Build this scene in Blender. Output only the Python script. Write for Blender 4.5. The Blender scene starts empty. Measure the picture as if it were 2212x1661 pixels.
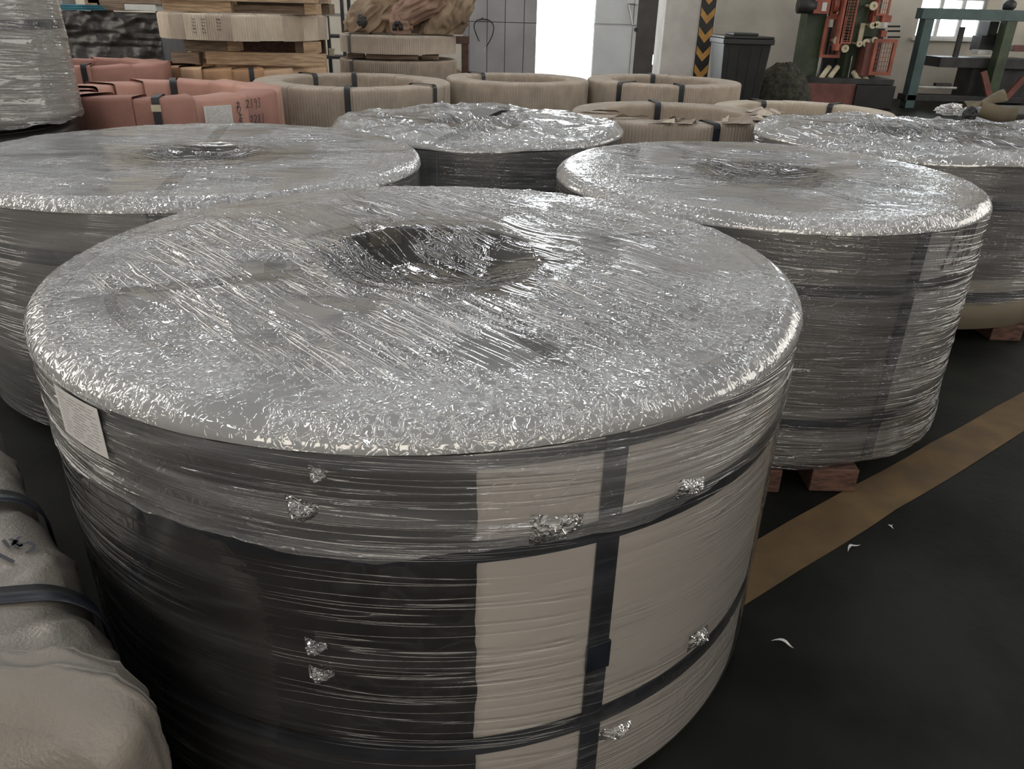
import bpy, bmesh, math, random
import numpy as np
from mathutils import Vector, Matrix

random.seed(7)
sc = bpy.context.scene
C = bpy.context.collection
PI = math.pi

# ------------------------------------------------------------------ camera
FPX, PITCH, ROLL, CAMH = 1660.0, math.radians(26.0), math.radians(-1.5), 1.3
_fw = np.array([0, math.cos(PITCH), -math.sin(PITCH)])
_r0 = np.array([1.0, 0, 0]); _u0 = np.cross(_r0, _fw)
_rt = math.cos(ROLL) * _r0 - math.sin(ROLL) * _u0
_up = np.cross(_rt, _fw)
cam_d = bpy.data.cameras.new('camera'); cam = bpy.data.objects.new('camera', cam_d); C.objects.link(cam)
cam_d.sensor_fit = 'HORIZONTAL'; cam_d.sensor_width = 36.0; cam_d.lens = 36.0 * FPX / 2212
cam_d.clip_start = 0.02; cam_d.clip_end = 200
cam.matrix_world = Matrix(((_rt[0], _up[0], -_fw[0], 0), (_rt[1], _up[1], -_fw[1], 0), (_rt[2], _up[2], -_fw[2], CAMH), (0, 0, 0, 1)))
sc.camera = cam

def ray(x, y): return _fw + _rt * (x - 1106) / FPX - _up * (y - 830.5) / FPX
def at(x, y, Y):
    v = ray(x, y); t = Y / v[1]; return np.array([t * v[0], Y, CAMH + t * v[2]])
def atz(x, y, z):
    v = ray(x, y); t = (z - CAMH) / v[2]; return np.array([t * v[0], t * v[1], z])

# ------------------------------------------------------------------ world, exposure
world = bpy.data.worlds.new('overcast_sky'); sc.world = world; world.use_nodes = True
_bg = world.node_tree.nodes['Background']; _bg.inputs[0].default_value = (0.93, 0.97, 1.0, 1); _bg.inputs[1].default_value = 6.5
vs = sc.view_settings
vs.view_transform = 'Standard'; vs.look = 'None'; vs.exposure = 0.46; vs.gamma = 1.0; vs.use_curve_mapping = False
WINL, WINR = 3.0, 2.1   # daylit frosted side windows
WIN = 2.4           # radiance of the daylit frosted windows behind the viewer
sc.cycles.max_bounces = 6; sc.cycles.diffuse_bounces = 3; sc.cycles.glossy_bounces = 3; sc.cycles.transparent_max_bounces = 10
sc.cycles.caustics_reflective = False; sc.cycles.caustics_refractive = False; sc.cycles.use_light_tree = False
LAMP = 14.0          # radiance of the ceiling lamps

# ------------------------------------------------------------------ materials
def _m(name):
    m = bpy.data.materials.new(name); m.use_nodes = True
    nt = m.node_tree; nt.nodes.clear()
    out = nt.nodes.new('ShaderNodeOutputMaterial')
    return m, nt, out
def N(nt, t, **kw):
    n = nt.nodes.new(t)
    for k, v in kw.items():
        if k.startswith('i_'):
            n.inputs[int(k[2:]) if k[2:].isdigit() else k[2:].replace('_', ' ')].default_value = v
        else: setattr(n, k, v)
    return n
def L(nt, a, ao, b, bi): nt.links.new(a.outputs[ao], b.inputs[bi])
def math_n(nt, op, a, b=None, clamp=False):
    n = nt.nodes.new('ShaderNodeMath'); n.operation = op; n.use_clamp = clamp
    for i, v in enumerate((a, b)):
        if v is None: continue
        if isinstance(v, (int, float)): n.inputs[i].default_value = v
        else: nt.links.new(v, n.inputs[i])
    return n.outputs[0]

def mat(name, col, rough=0.6, var=0.15, scale=8.0, bump=0.0, bscale=40.0, metal=0.0, stretch=(1, 1, 1), col2=None, spec=0.5):
    m, nt, out = _m(name)
    p = N(nt, 'ShaderNodeBsdfPrincipled'); L(nt, p, 0, out, 0)
    p.inputs['Roughness'].default_value = rough; p.inputs['Metallic'].default_value = metal
    p.inputs['Specular IOR Level'].default_value = spec
    tc = N(nt, 'ShaderNodeTexCoord'); mp = N(nt, 'ShaderNodeMapping'); mp.inputs['Scale'].default_value = stretch
    L(nt, tc, 'Object', mp, 0)
    nz = N(nt, 'ShaderNodeTexNoise'); nz.inputs['Scale'].default_value = scale; nz.inputs['Detail'].default_value = 5
    L(nt, mp, 0, nz, 'Vector')
    mx = N(nt, 'ShaderNodeMix', data_type='RGBA')
    c2 = col2 or tuple(c * (1 - 2 * var) for c in col); c1 = col if col2 else tuple(min(1, c * (1 + var)) for c in col)
    mx.inputs[6].default_value = (*c1, 1); mx.inputs[7].default_value = (*c2, 1)
    rp = N(nt, 'ShaderNodeMapRange'); rp.inputs[1].default_value = 0.35; rp.inputs[2].default_value = 0.65
    L(nt, nz, 0, rp, 0); L(nt, rp, 0, mx, 0); L(nt, mx, 2, p, 'Base Color')
    if bump:
        n2 = N(nt, 'ShaderNodeTexNoise'); n2.inputs['Scale'].default_value = bscale; n2.inputs['Detail'].default_value = 4
        L(nt, mp, 0, n2, 'Vector')
        b = N(nt, 'ShaderNodeBump'); b.inputs['Strength'].default_value = bump; b.inputs['Distance'].default_value = 0.01
        L(nt, n2, 0, b, 'Height'); L(nt, b, 0, p, 'Normal')
    return m

def emit_mat(name, col, s):
    m, nt, out = _m(name); e = N(nt, 'ShaderNodeEmission'); e.inputs[0].default_value = (*col, 1); e.inputs[1].default_value = s
    L(nt, e, 0, out, 0); return m

def glass_mat(name):
    m, nt, out = _m(name)
    t = N(nt, 'ShaderNodeBsdfTransparent'); t.inputs[0].default_value = (.93, .96, .97, 1)
    g = N(nt, 'ShaderNodeBsdfGlossy'); g.inputs['Roughness'].default_value = .03
    f = N(nt, 'ShaderNodeFresnel'); x = N(nt, 'ShaderNodeMixShader')
    L(nt, f, 0, x, 0); L(nt, t, 0, x, 1); L(nt, g, 0, x, 2); L(nt, x, 0, out, 0); return m

def film_mat(name, ang=0.0, streak=(2.5, 45.0), crink=30.0, bump=0.5, gloss=0.10, side=False, power=16.0, cpower=10.0, rough=0.05, white=0.72):
    """clear stretch film: see-through, whiter where many layers lie (attribute film_layers), with glossy
    stretched wrinkles; attributes film_creased (crumpled, no grain) and film_loose (wrinkled patches) are set per mesh"""
    m, nt, out = _m(name)
    tc = N(nt, 'ShaderNodeTexCoord')
    r1 = N(nt, 'ShaderNodeMapping'); L(nt, tc, 'Object', r1, 0)
    r1.inputs['Rotation'].default_value = (0.07, -0.05, 0) if side else (0, 0, -ang)
    s1 = N(nt, 'ShaderNodeMapping'); L(nt, r1, 0, s1, 0)
    s1.inputs['Scale'].default_value = (streak[0], streak[0], streak[1]) if side else (streak[0], streak[1], 1)
    n1 = N(nt, 'ShaderNodeTexNoise'); n1.inputs['Scale'].default_value = 1; n1.inputs['Detail'].default_value = 2; n1.inputs['Roughness'].default_value = .6
    n1.inputs['Distortion'].default_value = .35
    L(nt, s1, 0, n1, 'Vector')
    def ridge(sock, p):
        a = math_n(nt, 'ABSOLUTE', math_n(nt, 'SUBTRACT', sock, 0.5)); b = math_n(nt, 'SUBTRACT', 1.0, math_n(nt, 'MULTIPLY', a, 2.0))
        return math_n(nt, 'POWER', b, p)
    R1 = ridge(n1.outputs[0], power)
    n2 = N(nt, 'ShaderNodeTexNoise'); n2.inputs['Scale'].default_value = crink; n2.inputs['Detail'].default_value = 1; n2.inputs['Distortion'].default_value = .6
    L(nt, tc, 'Object', n2, 'Vector')
    R2 = ridge(n2.outputs[0], cpower)
    def attr(nm): a = N(nt, 'ShaderNodeAttribute'); a.attribute_name = nm; return a.outputs['Fac']
    layers, creased, loose = attr('film_layers'), attr('film_creased'), attr('film_loose')
    h1 = math_n(nt, 'MULTIPLY', R1, math_n(nt, 'SUBTRACT', 1.0, creased))
    h2 = math_n(nt, 'MULTIPLY', R2, math_n(nt, 'ADD', math_n(nt, 'MULTIPLY', creased, .34), .14))
    h = math_n(nt, 'MULTIPLY', math_n(nt, 'ADD', h1, h2), loose)
    b = N(nt, 'ShaderNodeBump'); b.inputs['Strength'].default_value = bump; b.inputs['Distance'].default_value = 0.012
    nt.links.new(h, b.inputs['Height'])
    gl = N(nt, 'ShaderNodeBsdfGlossy'); gl.inputs['Roughness'].default_value = rough; L(nt, b, 0, gl, 'Normal')
    df = N(nt, 'ShaderNodeBsdfDiffuse'); df.inputs[0].default_value = (white, white, white * 1.01, 1)
    tr = N(nt, 'ShaderNodeBsdfTransparent'); tr.inputs[0].default_value = (.97, .97, .97, 1)
    hz = math_n(nt, 'ADD', layers, math_n(nt, 'MULTIPLY', h, .12), clamp=True)
    mx = N(nt, 'ShaderNodeMixShader'); nt.links.new(hz, mx.inputs[0]); L(nt, tr, 0, mx, 1); L(nt, df, 0, mx, 2)
    fr = N(nt, 'ShaderNodeFresnel'); fr.inputs[0].default_value = 1.5; L(nt, b, 0, fr, 'Normal')
    fc = math_n(nt, 'MINIMUM', math_n(nt, 'ADD', fr.outputs[0], gloss - .04), .8)
    m2 = N(nt, 'ShaderNodeMixShader'); nt.links.new(fc, m2.inputs[0]); L(nt, mx, 0, m2, 1); L(nt, gl, 0, m2, 2)
    L(nt, m2, 0, out, 0)
    return m
def film_attrs(o, layers, creased, loose):
    for nm, v in (('film_layers', layers), ('film_creased', creased), ('film_loose', loose)):
        a = o.data.attributes.new(nm, 'FLOAT', 'POINT'); a.data.foreach_set('value', np.ascontiguousarray(v, np.float32).ravel())
    return o

M = {}
M['floor'] = mat('dark_painted_concrete', (.014, .0145, .012), .55, .35, 2.5, .12, 30, spec=.10)
M['line'] = mat('worn_ochre_floor_paint', (.165, .105, .050), .7, .1, 6, .1, 40, col2=(.10, .068, .038), spec=.2)
M['wall'] = mat('cream_wall_paint', (.55, .51, .44), .8, .10, 1.3)
M['wall_in'] = mat('grey_hall_wall', (.40, .39, .37), .85, .06, 1)
M['ceil'] = mat('grey_roof_sheet', (.30, .30, .30), .8, .06, 1)
M['outside'] = mat('pale_yard_concrete', (.5, .5, .48), .9, .06, .5)
M['pillar'] = mat('white_pillar_paint', (.54, .51, .47), .7, .08, 3)
M['door'] = mat('grey_steel_door', (.34, .33, .335), .5, .06, 2)
M['door_lit'] = mat('daylight_tinted_steel_door', (.62, .63, .64), .5, .04, 2)  # leaf beside the opening: daylight and glare put into its pale colour
M['doord'] = mat('brown_steel_door', (.085, .075, .07), .6, .1, 4)
M['black'] = mat('black_paint', (.012, .012, .013), .45, .2, 8)
M['yellow'] = mat('ochre_reflective_paint', (.42, .22, .05), .5, .1, 10)
M['lampbody'] = mat('white_lamp_housing', (.7, .7, .7), .5, .02, 5)
M['lamp'] = emit_mat('lamp_tube_light', (.93, .97, 1.0), LAMP)
M['frosted'] = emit_mat('daylit_frosted_glass', (1.0, .91, .78), WIN)
M['frosted_l'] = emit_mat('daylit_frosted_glass_left', (1.0, .93, .82), WINL)
M['frosted_r'] = emit_mat('daylit_frosted_glass_right', (1.0, .95, .86), WINR)
M['glass'] = glass_mat('window_glass')
M['frame'] = mat('white_window_frame', (.6, .6, .58), .5, .05, 5)
M['steel'] = mat('dark_coil_steel', (.10, .098, .095), .38, .2, 3, 0, 40, metal=.55)
M['wind'] = mat('coil_windings', (.30, .30, .30), .45, .2, 30, .3, 90, metal=.3)
M['dark'] = mat('dark_wrap_sheet', (.022, .020, .0195), .32, .25, 2.5)
M['greysheet'] = mat('grey_wrap_sheet', (.115, .108, .102), .38, .2, 2.0, stretch=(1, 1, .15))
M['white'] = mat('white_wrap_sheet', (.57, .525, .48), .6, .04, 2.5)
M['topsheet'] = mat('white_cover_sheet', (.58, .58, .585), .6, .12, 5)
M['strap'] = mat('blue_black_strap', (.014, .017, .026), .35, .3, 12)
M['buckle'] = mat('steel_buckle', (.35, .35, .34), .35, .2, 20, metal=.8)
M['brass'] = mat('pale_buckle', (.55, .50, .36), .4, .1, 20)
M['paper'] = mat('printed_label_paper', (.62, .60, .59), .7, .03, 20)
M['ink'] = mat('faint_print_ink', (.36, .345, .34), .7, .1, 20)
M['marker'] = mat('black_marker_ink', (.02, .02, .035), .5, .1, 20)
M['card'] = mat('kraft_cardboard', (.45, .38, .31), .75, .12, 5, .15, 60)
M['card2'] = mat('pale_cardboard', (.58, .505, .41), .75, .10, 5, .15, 60)
M['card3'] = mat('brown_cardboard', (.37, .30, .24), .75, .12, 5, .15, 60)
M['cardcore'] = mat('dark_roll_core', (.06, .055, .05), .7, .1, 5)
M['pink'] = mat('pink_kraft_paper', (.50, .275, .22), .7, .10, 4, .2, 25)
M['pinkd'] = mat('rose_kraft_paper', (.40, .20, .16), .7, .10, 4, .2, 25)
M['pinkl'] = mat('pale_pink_kraft_paper', (.56, .33, .27), .7, .10, 4, .2, 25)
M['tan_paper'] = mat('tan_kraft_paper', (.66, .44, .28), .65, .12, 4, .25, 25)
M['orange_paper'] = mat('orange_kraft_paper', (.52, .30, .165), .65, .16, 4, .25, 25)
M['wood'] = mat('pale_pallet_wood', (.47, .33, .21), .75, .2, 6, .2, 30, stretch=(1, 12, 12))
M['woodd'] = mat('grey_pallet_wood', (.24, .175, .125), .75, .2, 6, .2, 30, stretch=(1, 12, 12))
M['redwood'] = mat('red_brown_timber', (.10, .048, .033), .75, .3, 8, .2, 30, stretch=(3, 12, 12))
M['sack'] = mat('brown_sackcloth', (.30, .215, .145), .8, .2, 4, .3, 60)
M['sackp'] = mat('dull_pink_sackcloth', (.34, .22, .17), .8, .15, 4, .3, 60)
M['kraft'] = mat('khaki_kraft_scrap', (.15, .12, .075), .75, .15, 8, .3, 40)
M['weave'] = mat('woven_plastic_cloth', (.24, .215, .185), .30, .10, 3, .22, 160)
M['bin'] = mat('black_bin_plastic', (.022, .023, .024), .45, .15, 5)
M['green'] = mat('green_machine_paint', (.045, .068, .035), .5, .2, 4)
M['teal'] = mat('blue_green_machine_paint', (.06, .105, .105), .5, .15, 4)
M['red'] = mat('red_orange_guard_paint', (.33, .095, .06), .55, .15, 5)
M['redd'] = mat('dull_red_paint', (.17, .06, .048), .55, .15, 5)
M['cream'] = mat('cream_roller_plastic', (.58, .52, .36), .5, .08, 8)
M['metal'] = mat('bright_machine_steel', (.5, .5, .48), .3, .15, 10, metal=.9)
M['dmetal'] = mat('dark_machine_iron', (.035, .035, .037), .5, .2, 6, metal=.2)
M['heap'] = mat('dark_fibre_heap', (.045, .043, .030), .95, .3, 20, .5, 60)
M['blackwrap'] = mat('black_plastic_wrap', (.032, .029, .027), .34, .2, 5, .4, 14)
M['tarp'] = mat('teal_tarpaulin', (.03, .16, .22), .6, .1, 5)
M['grey'] = mat('grey_column_paint', (.30, .29, .28), .8, .05, 3)
M['rust'] = mat('rust_brown_steel', (.10, .055, .045), .7, .2, 10)

# ------------------------------------------------------------------ geometry helpers
def finish(name, me, material, parent=None, smooth=False):
    me.materials.append(material)
    if smooth: me.polygons.foreach_set('use_smooth', [True] * len(me.polygons))
    me.update()
    o = bpy.data.objects.new(name, me); C.objects.link(o)
    if parent is not None: o.parent = parent
    return o
def mesh(name, V, F, material, parent=None, smooth=False):
    me = bpy.data.meshes.new(name)
    me.from_pydata(V.tolist() if hasattr(V, 'tolist') else V, [], F.tolist() if hasattr(F, 'tolist') else F)
    return finish(name, me, material, parent, smooth)
def gridF(nu, nv, wrapv=False):
    i, j = np.meshgrid(np.arange(nu - 1), np.arange(nv if wrapv else nv - 1), indexing='ij')
    j2 = (j + 1) % nv
    return np.stack([i * nv + j, i * nv + j2, (i + 1) * nv + j2, (i + 1) * nv + j], -1).reshape(-1, 4)
def tag(o, label, cat, group=None, kind=None):
    if label: o['label'] = label
    if cat: o['category'] = cat
    if group: o['group'] = group
    if kind: o['kind'] = kind
    return o
def thing(name, label, cat, loc=(0, 0, 0), group=None, rotz=0.0):
    o = bpy.data.objects.new(name, None); C.objects.link(o); o.empty_display_size = .1
    o.location = loc; o.rotation_euler = (0, 0, rotz)
    return tag(o, label, cat, group)
def struct(o, label=None):
    o['kind'] = 'structure'
    if label: o['label'] = label
    return o

class MB:
    def __init__(s): s.V = []; s.F = []
    def add(s, V, F):
        n = len(s.V); s.V += [tuple(map(float, v)) for v in V]; s.F += [tuple(int(i) + n for i in f) for f in F]; return s
    def box(s, c, d, rot=None):
        hx, hy, hz = d[0] / 2, d[1] / 2, d[2] / 2
        P = [Vector((x, y, z)) for x in (-hx, hx) for y in (-hy, hy) for z in (-hz, hz)]
        if rot is not None: P = [rot @ p for p in P]
        return s.add([p + Vector(c) for p in P], [(0, 1, 3, 2), (4, 6, 7, 5), (0, 4, 5, 1), (2, 3, 7, 6), (0, 2, 6, 4), (1, 5, 7, 3)])
    def bb(s, a, b):
        return s.box([(a[i] + b[i]) / 2 for i in range(3)], [abs(b[i] - a[i]) for i in range(3)])
    def cyl(s, p0, p1, r0, r1=None, n=16, caps=True):
        p0, p1 = Vector(p0), Vector(p1); r1 = r0 if r1 is None else r1
        d = (p1 - p0).normalized(); u = d.orthogonal().normalized(); w = d.cross(u)
        V = [p + (u * math.cos(2 * PI * k / n) + w * math.sin(2 * PI * k / n)) * r for p, r in ((p0, r0), (p1, r1)) for k in range(n)]
        F = [(k, (k + 1) % n, n + (k + 1) % n, n + k) for k in range(n)]
        if caps: F += [tuple(range(n - 1, -1, -1)), tuple(range(n, 2 * n))]
        return s.add(V, F)
    def tube(s, pts, r, n=8):
        for a, b in zip(pts[:-1], pts[1:]): s.cyl(a, b, r, n=n)
        return s
    def bar(s, a, b, w, h):
        a, b = Vector(a), Vector(b); d = b - a
        q = d.to_track_quat('X', 'Z')
        return s.box((a + b) / 2, (d.length, w, h), q.to_matrix())
    def lathe(s, prof, n=32, a0=0.0, a1=2 * PI):
        full = abs(a1 - a0 - 2 * PI) < 1e-6; m = n if full else n + 1
        V = [(r * math.cos(a0 + (a1 - a0) * k / n), r * math.sin(a0 + (a1 - a0) * k / n), z) for r, z in prof for k in range(m)]
        return s.add(V, gridF(len(prof), m, full))
    def build(s, name, material, parent=None, smooth=False, bevel=0.0):
        me = bpy.data.meshes.new(name); me.from_pydata(s.V, [], s.F)
        if bevel:
            bm = bmesh.new(); bm.from_mesh(me)
            bmesh.ops.bevel(bm, geom=list(bm.edges), offset=bevel, segments=2, profile=.6, affect='EDGES', clamp_overlap=True)
            bm.to_mesh(me); bm.free()
        return finish(name, me, material, parent, smooth)

# value noise
def _h(ix, iy, iz, seed):
    n = (ix.astype(np.int64) * 374761393 + iy.astype(np.int64) * 668265263 + iz.astype(np.int64) * 2147483647 + seed * 974711) & 0xffffffff
    n = ((n ^ (n >> 13)) * 1274126177) & 0xffffffff
    n = ((n ^ (n >> 15)) * 2246822519) & 0xffffffff
    return ((n ^ (n >> 16)) & 0xffff) / 65535.0
def vn(x, y, z=None, seed=0):
    x = np.asarray(x, float); y = np.asarray(y, float); z = np.zeros_like(x) if z is None else np.asarray(z, float)
    ix, iy, iz = np.floor(x), np.floor(y), np.floor(z); fx, fy, fz = x - ix, y - iy, z - iz
    fx, fy, fz = (t * t * (3 - 2 * t) for t in (fx, fy, fz)); r = 0
    for a in (0, 1):
        for b in (0, 1):
            for c in (0, 1):
                r = r + _h(ix + a, iy + b, iz + c, seed) * (fx if a else 1 - fx) * (fy if b else 1 - fy) * (fz if c else 1 - fz)
    return r
def fbm(x, y, z=None, seed=0, o=3):
    r = 0; a = .5; k = 1.0
    for i in range(o):
        r = r + a * vn(x * k, y * k, None if z is None else z * k, seed + i * 17); a *= .5; k *= 2.03
    return r / (1 - .5 ** o)
def rdg(n, p): return (1 - np.abs(2 * n - 1)) ** p
def sstep(a, b, x):
    t = np.clip((x - a) / (b - a), 0, 1); return t * t * (3 - 2 * t)

# handwriting: strokes drawn as thin ribbons on a surface
DIG = {'0': [[(.5, 1), (.1, .75), (.1, .25), (.5, 0), (.85, .3), (.8, .8), (.5, 1)]], '1': [[(.5, 1), (.45, 0)]],
       '2': [[(.1, .8), (.4, 1), (.75, .8), (.5, .4), (.1, .05), (.5, .15), (.9, .1)]],
       '3': [[(.15, .95), (.6, 1), (.7, .75), (.35, .55), (.75, .4), (.65, .08), (.1, .02)]],
       '4': [[(.35, 1), (.05, .35), (.9, .4)], [(.7, .8), (.55, -.1)]],
       '5': [[(.85, 1), (.3, .95), (.2, .6), (.65, .55), (.75, .2), (.4, 0), (.1, .1)]],
       '6': [[(.7, 1), (.2, .5), (.2, .1), (.6, 0), (.75, .3), (.3, .45)]],
       '7': [[(.1, .95), (.8, 1), (.4, 0)]],
       '8': [[(.7, .85), (.4, 1), (.2, .8), (.7, .3), (.5, 0), (.15, .2), (.7, .85)]],
       '9': [[(.75, .8), (.4, 1), (.2, .7), (.6, .55), (.75, .85), (.6, -.15)]],
       'x': [[(.1, .8), (.8, .1)], [(.8, .8), (.1, .1)]], '-': [[(.2, .5), (.8, .55)]],
       '#': [[(.1, .95), (.85, 1)], [(.5, 1.1), (.35, .55), (.1, .3)], [(.2, .6), (.8, .65), (.5, .3), (.2, 0)], [(.5, .5), (.9, .05)]],
       '@': [[(.1, .9), (.7, .95), (.6, .6), (.1, .5)], [(.1, .5), (.85, .5), (.6, -.1), (.3, 0)], [(.45, 1.1), (.2, .1)]]}
def ink(name, text, surf, h, w, parent, material, slant=.12, gap=1.05, seed=1):
    """surf(u, v) -> point; text runs along +u, up is +v"""
    rs = random.Random(seed); V = []; F = []
    u0 = 0
    for ch in text:
        if ch != ' ':
            for st in DIG[ch]:
                P = [(u0 + (x * .62 + y * slant + rs.uniform(-.03, .03)) * h, (y + rs.uniform(-.03, .03)) * h) for x, y in st]
                Q = []
                for a, b in zip(P[:-1], P[1:]):
                    Q += [(a[0] + (b[0] - a[0]) * t, a[1] + (b[1] - a[1]) * t) for t in (0, .5)]
                Q.append(P[-1])
                base = len(V)
                for i, q in enumerate(Q):
                    a = Q[max(0, i - 1)]; b = Q[min(len(Q) - 1, i + 1)]
                    dx, dy = b[0] - a[0], b[1] - a[1]; l = math.hypot(dx, dy) or 1
                    nx, ny = -dy / l * w / 2, dx / l * w / 2
                    V += [surf(q[0] + nx, q[1] + ny), surf(q[0] - nx, q[1] - ny)]
                F += [(base + 2 * i, base + 2 * i + 1, base + 2 * i + 3, base + 2 * i + 2) for i in range(len(Q) - 1)]
        u0 += h * .75 * gap
    return mesh(name, [tuple(map(float, v)) for v in V], F, material, parent)
def cylsurf(R, th0, z0, rot=0.0):
    def f(u, v):
        c, s = math.cos(rot), math.sin(rot); a, b = u * c - v * s, u * s + v * c
        th = th0 + a / R; return (R * math.cos(th), R * math.sin(th), z0 + b)
    return f

# ================================================================== SETTING
X0, X1, Y0, Y1, HZ = -9.5, 10.5, -6.0, 15.0, 6.0
fl = MB().box((.5, 4.55, -.05), (20.4, 21.4, .1)).build('floor', M['floor']); struct(fl, 'dark painted concrete workshop floor')
gd = MB().box((0, 26.2, -.06), (60, 21.8, .1)).build('yard_ground', M['outside']); struct(gd, 'bright concrete yard outside the open door')
# worn floor line
_d = np.array([1.22, .92]); _d /= np.linalg.norm(_d); _n = np.array([-_d[1], _d[0]])
_p = np.array([.60, 1.477])
Vl = []; nseg = 60
for k in range(nseg + 1):
    q = _p + _d * (-.9 + 9.5 * k / nseg)
    for s in (0, 1):
        e = q + _n * (s * .145 + .008 * (vn(np.array([k * .9]), np.array([s * 7.])).item() - .5)); Vl.append((e[0], e[1], .002))
ln = mesh('floor_line', Vl, [(2 * k, 2 * k + 2, 2 * k + 3, 2 * k + 1) for k in range(nseg)], M['line']); struct(ln, 'worn ochre painted line along the dark floor')
# back wall with door opening and window opening
DL, DR = at(1000, 90, Y1)[0], at(1437, 90, Y1)[0]
WL, WR = at(1985, 40, Y1)[0], at(2126, 40, Y1)[0]; WZ0 = at(2050, 82, Y1)[2]; WZ1 = 3.0
wb = MB()
wb.bb((X0, Y1, 0), (DL, Y1 + .25, HZ)); wb.bb((DL, Y1, 3.4), (DR, Y1 + .25, HZ)); wb.bb((DR, Y1, 0), (WL, Y1 + .25, HZ))
wb.bb((WL, Y1, 0), (WR, Y1 + .25, WZ0)); wb.bb((WL, Y1, WZ1), (WR, Y1 + .25, HZ)); wb.bb((WR, Y1, 0), (X1, Y1 + .25, HZ))
struct(wb.build('wall_back', M['wall']), 'cream painted back wall with door and window')
SW0, SW1, SZ0, SZ1 = 0.0, 13.5, 1.2, 4.4
for nm, xa, xb, xg, num, lab, mt in (('wall_left', X0 - .2, X0, X0 - .12, 3, 'long frosted window band in the left wall', 'frosted_l'), ('wall_right', X1, X1 + .2, X1 + .10, 4, 'long frosted window band in the right wall', 'frosted_r')):
    w_ = MB().bb((xa, Y0, 0), (xb, Y1, SZ0)).bb((xa, Y0, SZ1), (xb, Y1, HZ)).bb((xa, Y0, SZ0), (xb, SW0, SZ1)).bb((xa, SW1, SZ0), (xb, Y1, SZ1))
    struct(w_.build(nm, M['wall_in']))
    wn_ = struct(thing('window_%d' % num, None, None), lab)
    for k in range(9): MB().bb((xg, SW0 + 1.5 * k + .05, SZ0 + .05), (xg + .02, SW0 + 1.5 * k + 1.45, SZ1 - .05)).build('pane', M[mt], wn_)
    for k in range(10): MB().bb((xg - .03, SW0 + 1.5 * k - .05, SZ0), (xg + .05, SW0 + 1.5 * k + .05, SZ1)).build('mullion', M['frame'], wn_)
struct(MB().bb((X0 - .2, Y0 - .2, 0), (X1 + .2, Y0, 1.0)).bb((X0 - .2, Y0 - .2, 3.6), (X1 + .2, Y0, HZ)).bb((X0 - .2, Y0 - .2, 1.0), (-6.0, Y0, 3.6)).bb((7.0, Y0 - .2, 1.0), (X1 + .2, Y0, 3.6)).build('wall_front', M['wall_in']))
wf = struct(thing('window_2', None, None), 'long frosted window band in the wall behind the viewer')
for k in range(10): MB().bb((-6.0 + 1.3 * k + .05, Y0 - .12, 1.05), (-6.0 + 1.3 * k + 1.25, Y0 - .10, 3.55)).build('pane', M['frosted'], wf)
for k in range(11): MB().bb((-6.0 + 1.3 * k - .05, Y0 - .14, 1.0), (-6.0 + 1.3 * k + .05, Y0 - .06, 3.6)).build('mullion', M['frame'], wf)
struct(MB().bb((X0 - .2, Y0 - .2, HZ), (X1 + .2, Y1 + .25, HZ + .15)).build('ceiling', M['ceil']))
# ceiling lamps
def ceiling_lamp(x, y, i, j):
    t = thing('ceiling_lamp', 'white ceiling lamp in the %s row from the left, %s from the back wall' % (('first', 'second', 'third', 'fourth')[i], ('fifth', 'fourth', 'third', 'second', 'first')[j]), 'lamp', (x, y, HZ - .28), 'ceiling lamps of the hall')
    MB().box((0, 0, .06), (.34, 3.0, .06)).build('lamp_housing', M['lampbody'], t)
    MB().box((0, 0, .02), (.16, 2.9, .02)).build('lamp_tube', M['lamp'], t)
    for yy in (-1.1, 1.1): MB().cyl((0, yy, .09), (0, yy, .28), .01, n=8).build('hanger_rod', M['metal'], t)
for i, x in enumerate((-5.6, -1.9, 1.8, 5.6)):
    for j, y in enumerate((-4.0, .2, 4.4, 8.6, 12.8)): ceiling_lamp(x, y, i, j)

# door leaves
YD = Y1 + .06
def px_panel(mb, x0, x1, y0, y1, Y, dep, gap=.008):
    a = at(x0, (y0 + y1) / 2, Y)[0] + gap; b = at(x1, (y0 + y1) / 2, Y)[0] - gap
    zt_ = at((x0 + x1) / 2, y0, Y)[2] - gap; zb_ = at((x0 + x1) / 2, y1, Y)[2] + gap
    return mb.bb((a, Y, zb_), (b, Y + dep, zt_))
seam = at(1080, 48, YD)[2]
d1 = struct(MB().bb((DL - .05, YD + .03, 0.02), (at(1158, 90, YD)[0], YD + .07, 3.38)).build('door_1', M['doord']), 'grey panelled sliding door leaf left of the bright opening')
cols = [at(x, 90, YD)[0] for x in (1000, 1013, 1052, 1090.5, 1131, 1158)]
for a, b in zip(cols[:-1], cols[1:]):
    for z0, z1 in ((.04, seam - .005), (seam + .005, 2.2), (2.22, 3.36)):
        MB().bb((a + .005, YD, z0), (b - .005, YD + .03, z1)).build('door_panel', M['door'], d1, bevel=.004)
RL, RR = at(1281, 90, YD)[0], at(1372, 90, YD)[0]
d2 = struct(MB().bb((RL, YD + .03, .02), (RR, YD + .07, 3.38)).build('door_2', M['door_lit']), 'steel door leaf right of the bright opening, daylight painted into its pale colour')
for z0, z1 in ((.04, seam - .04), (seam + .02, 2.2), (2.22, 3.36)):
    MB().bb((RL + .01, YD, z0), (RR - .07, YD + .03, z1)).build('door_panel', M['door_lit'], d2, bevel=.004)
MB().bb((RR - .06, YD - .02, .02), (RR, YD + .03, 3.38)).build('edge_strip', M['frame'], d2, bevel=.004)
hp = [at(x, y, YD - .05) for x, y in ((1376, 10), (1357, 8), (1366, 54), (1374, 53))]
MB().tube(hp, .012).build('door_handle', M['metal'], d2)
MB().cyl(at(1374, 64, YD - .04), at(1374, 64, YD), .035).build('door_latch', M['dmetal'], d2)
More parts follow.
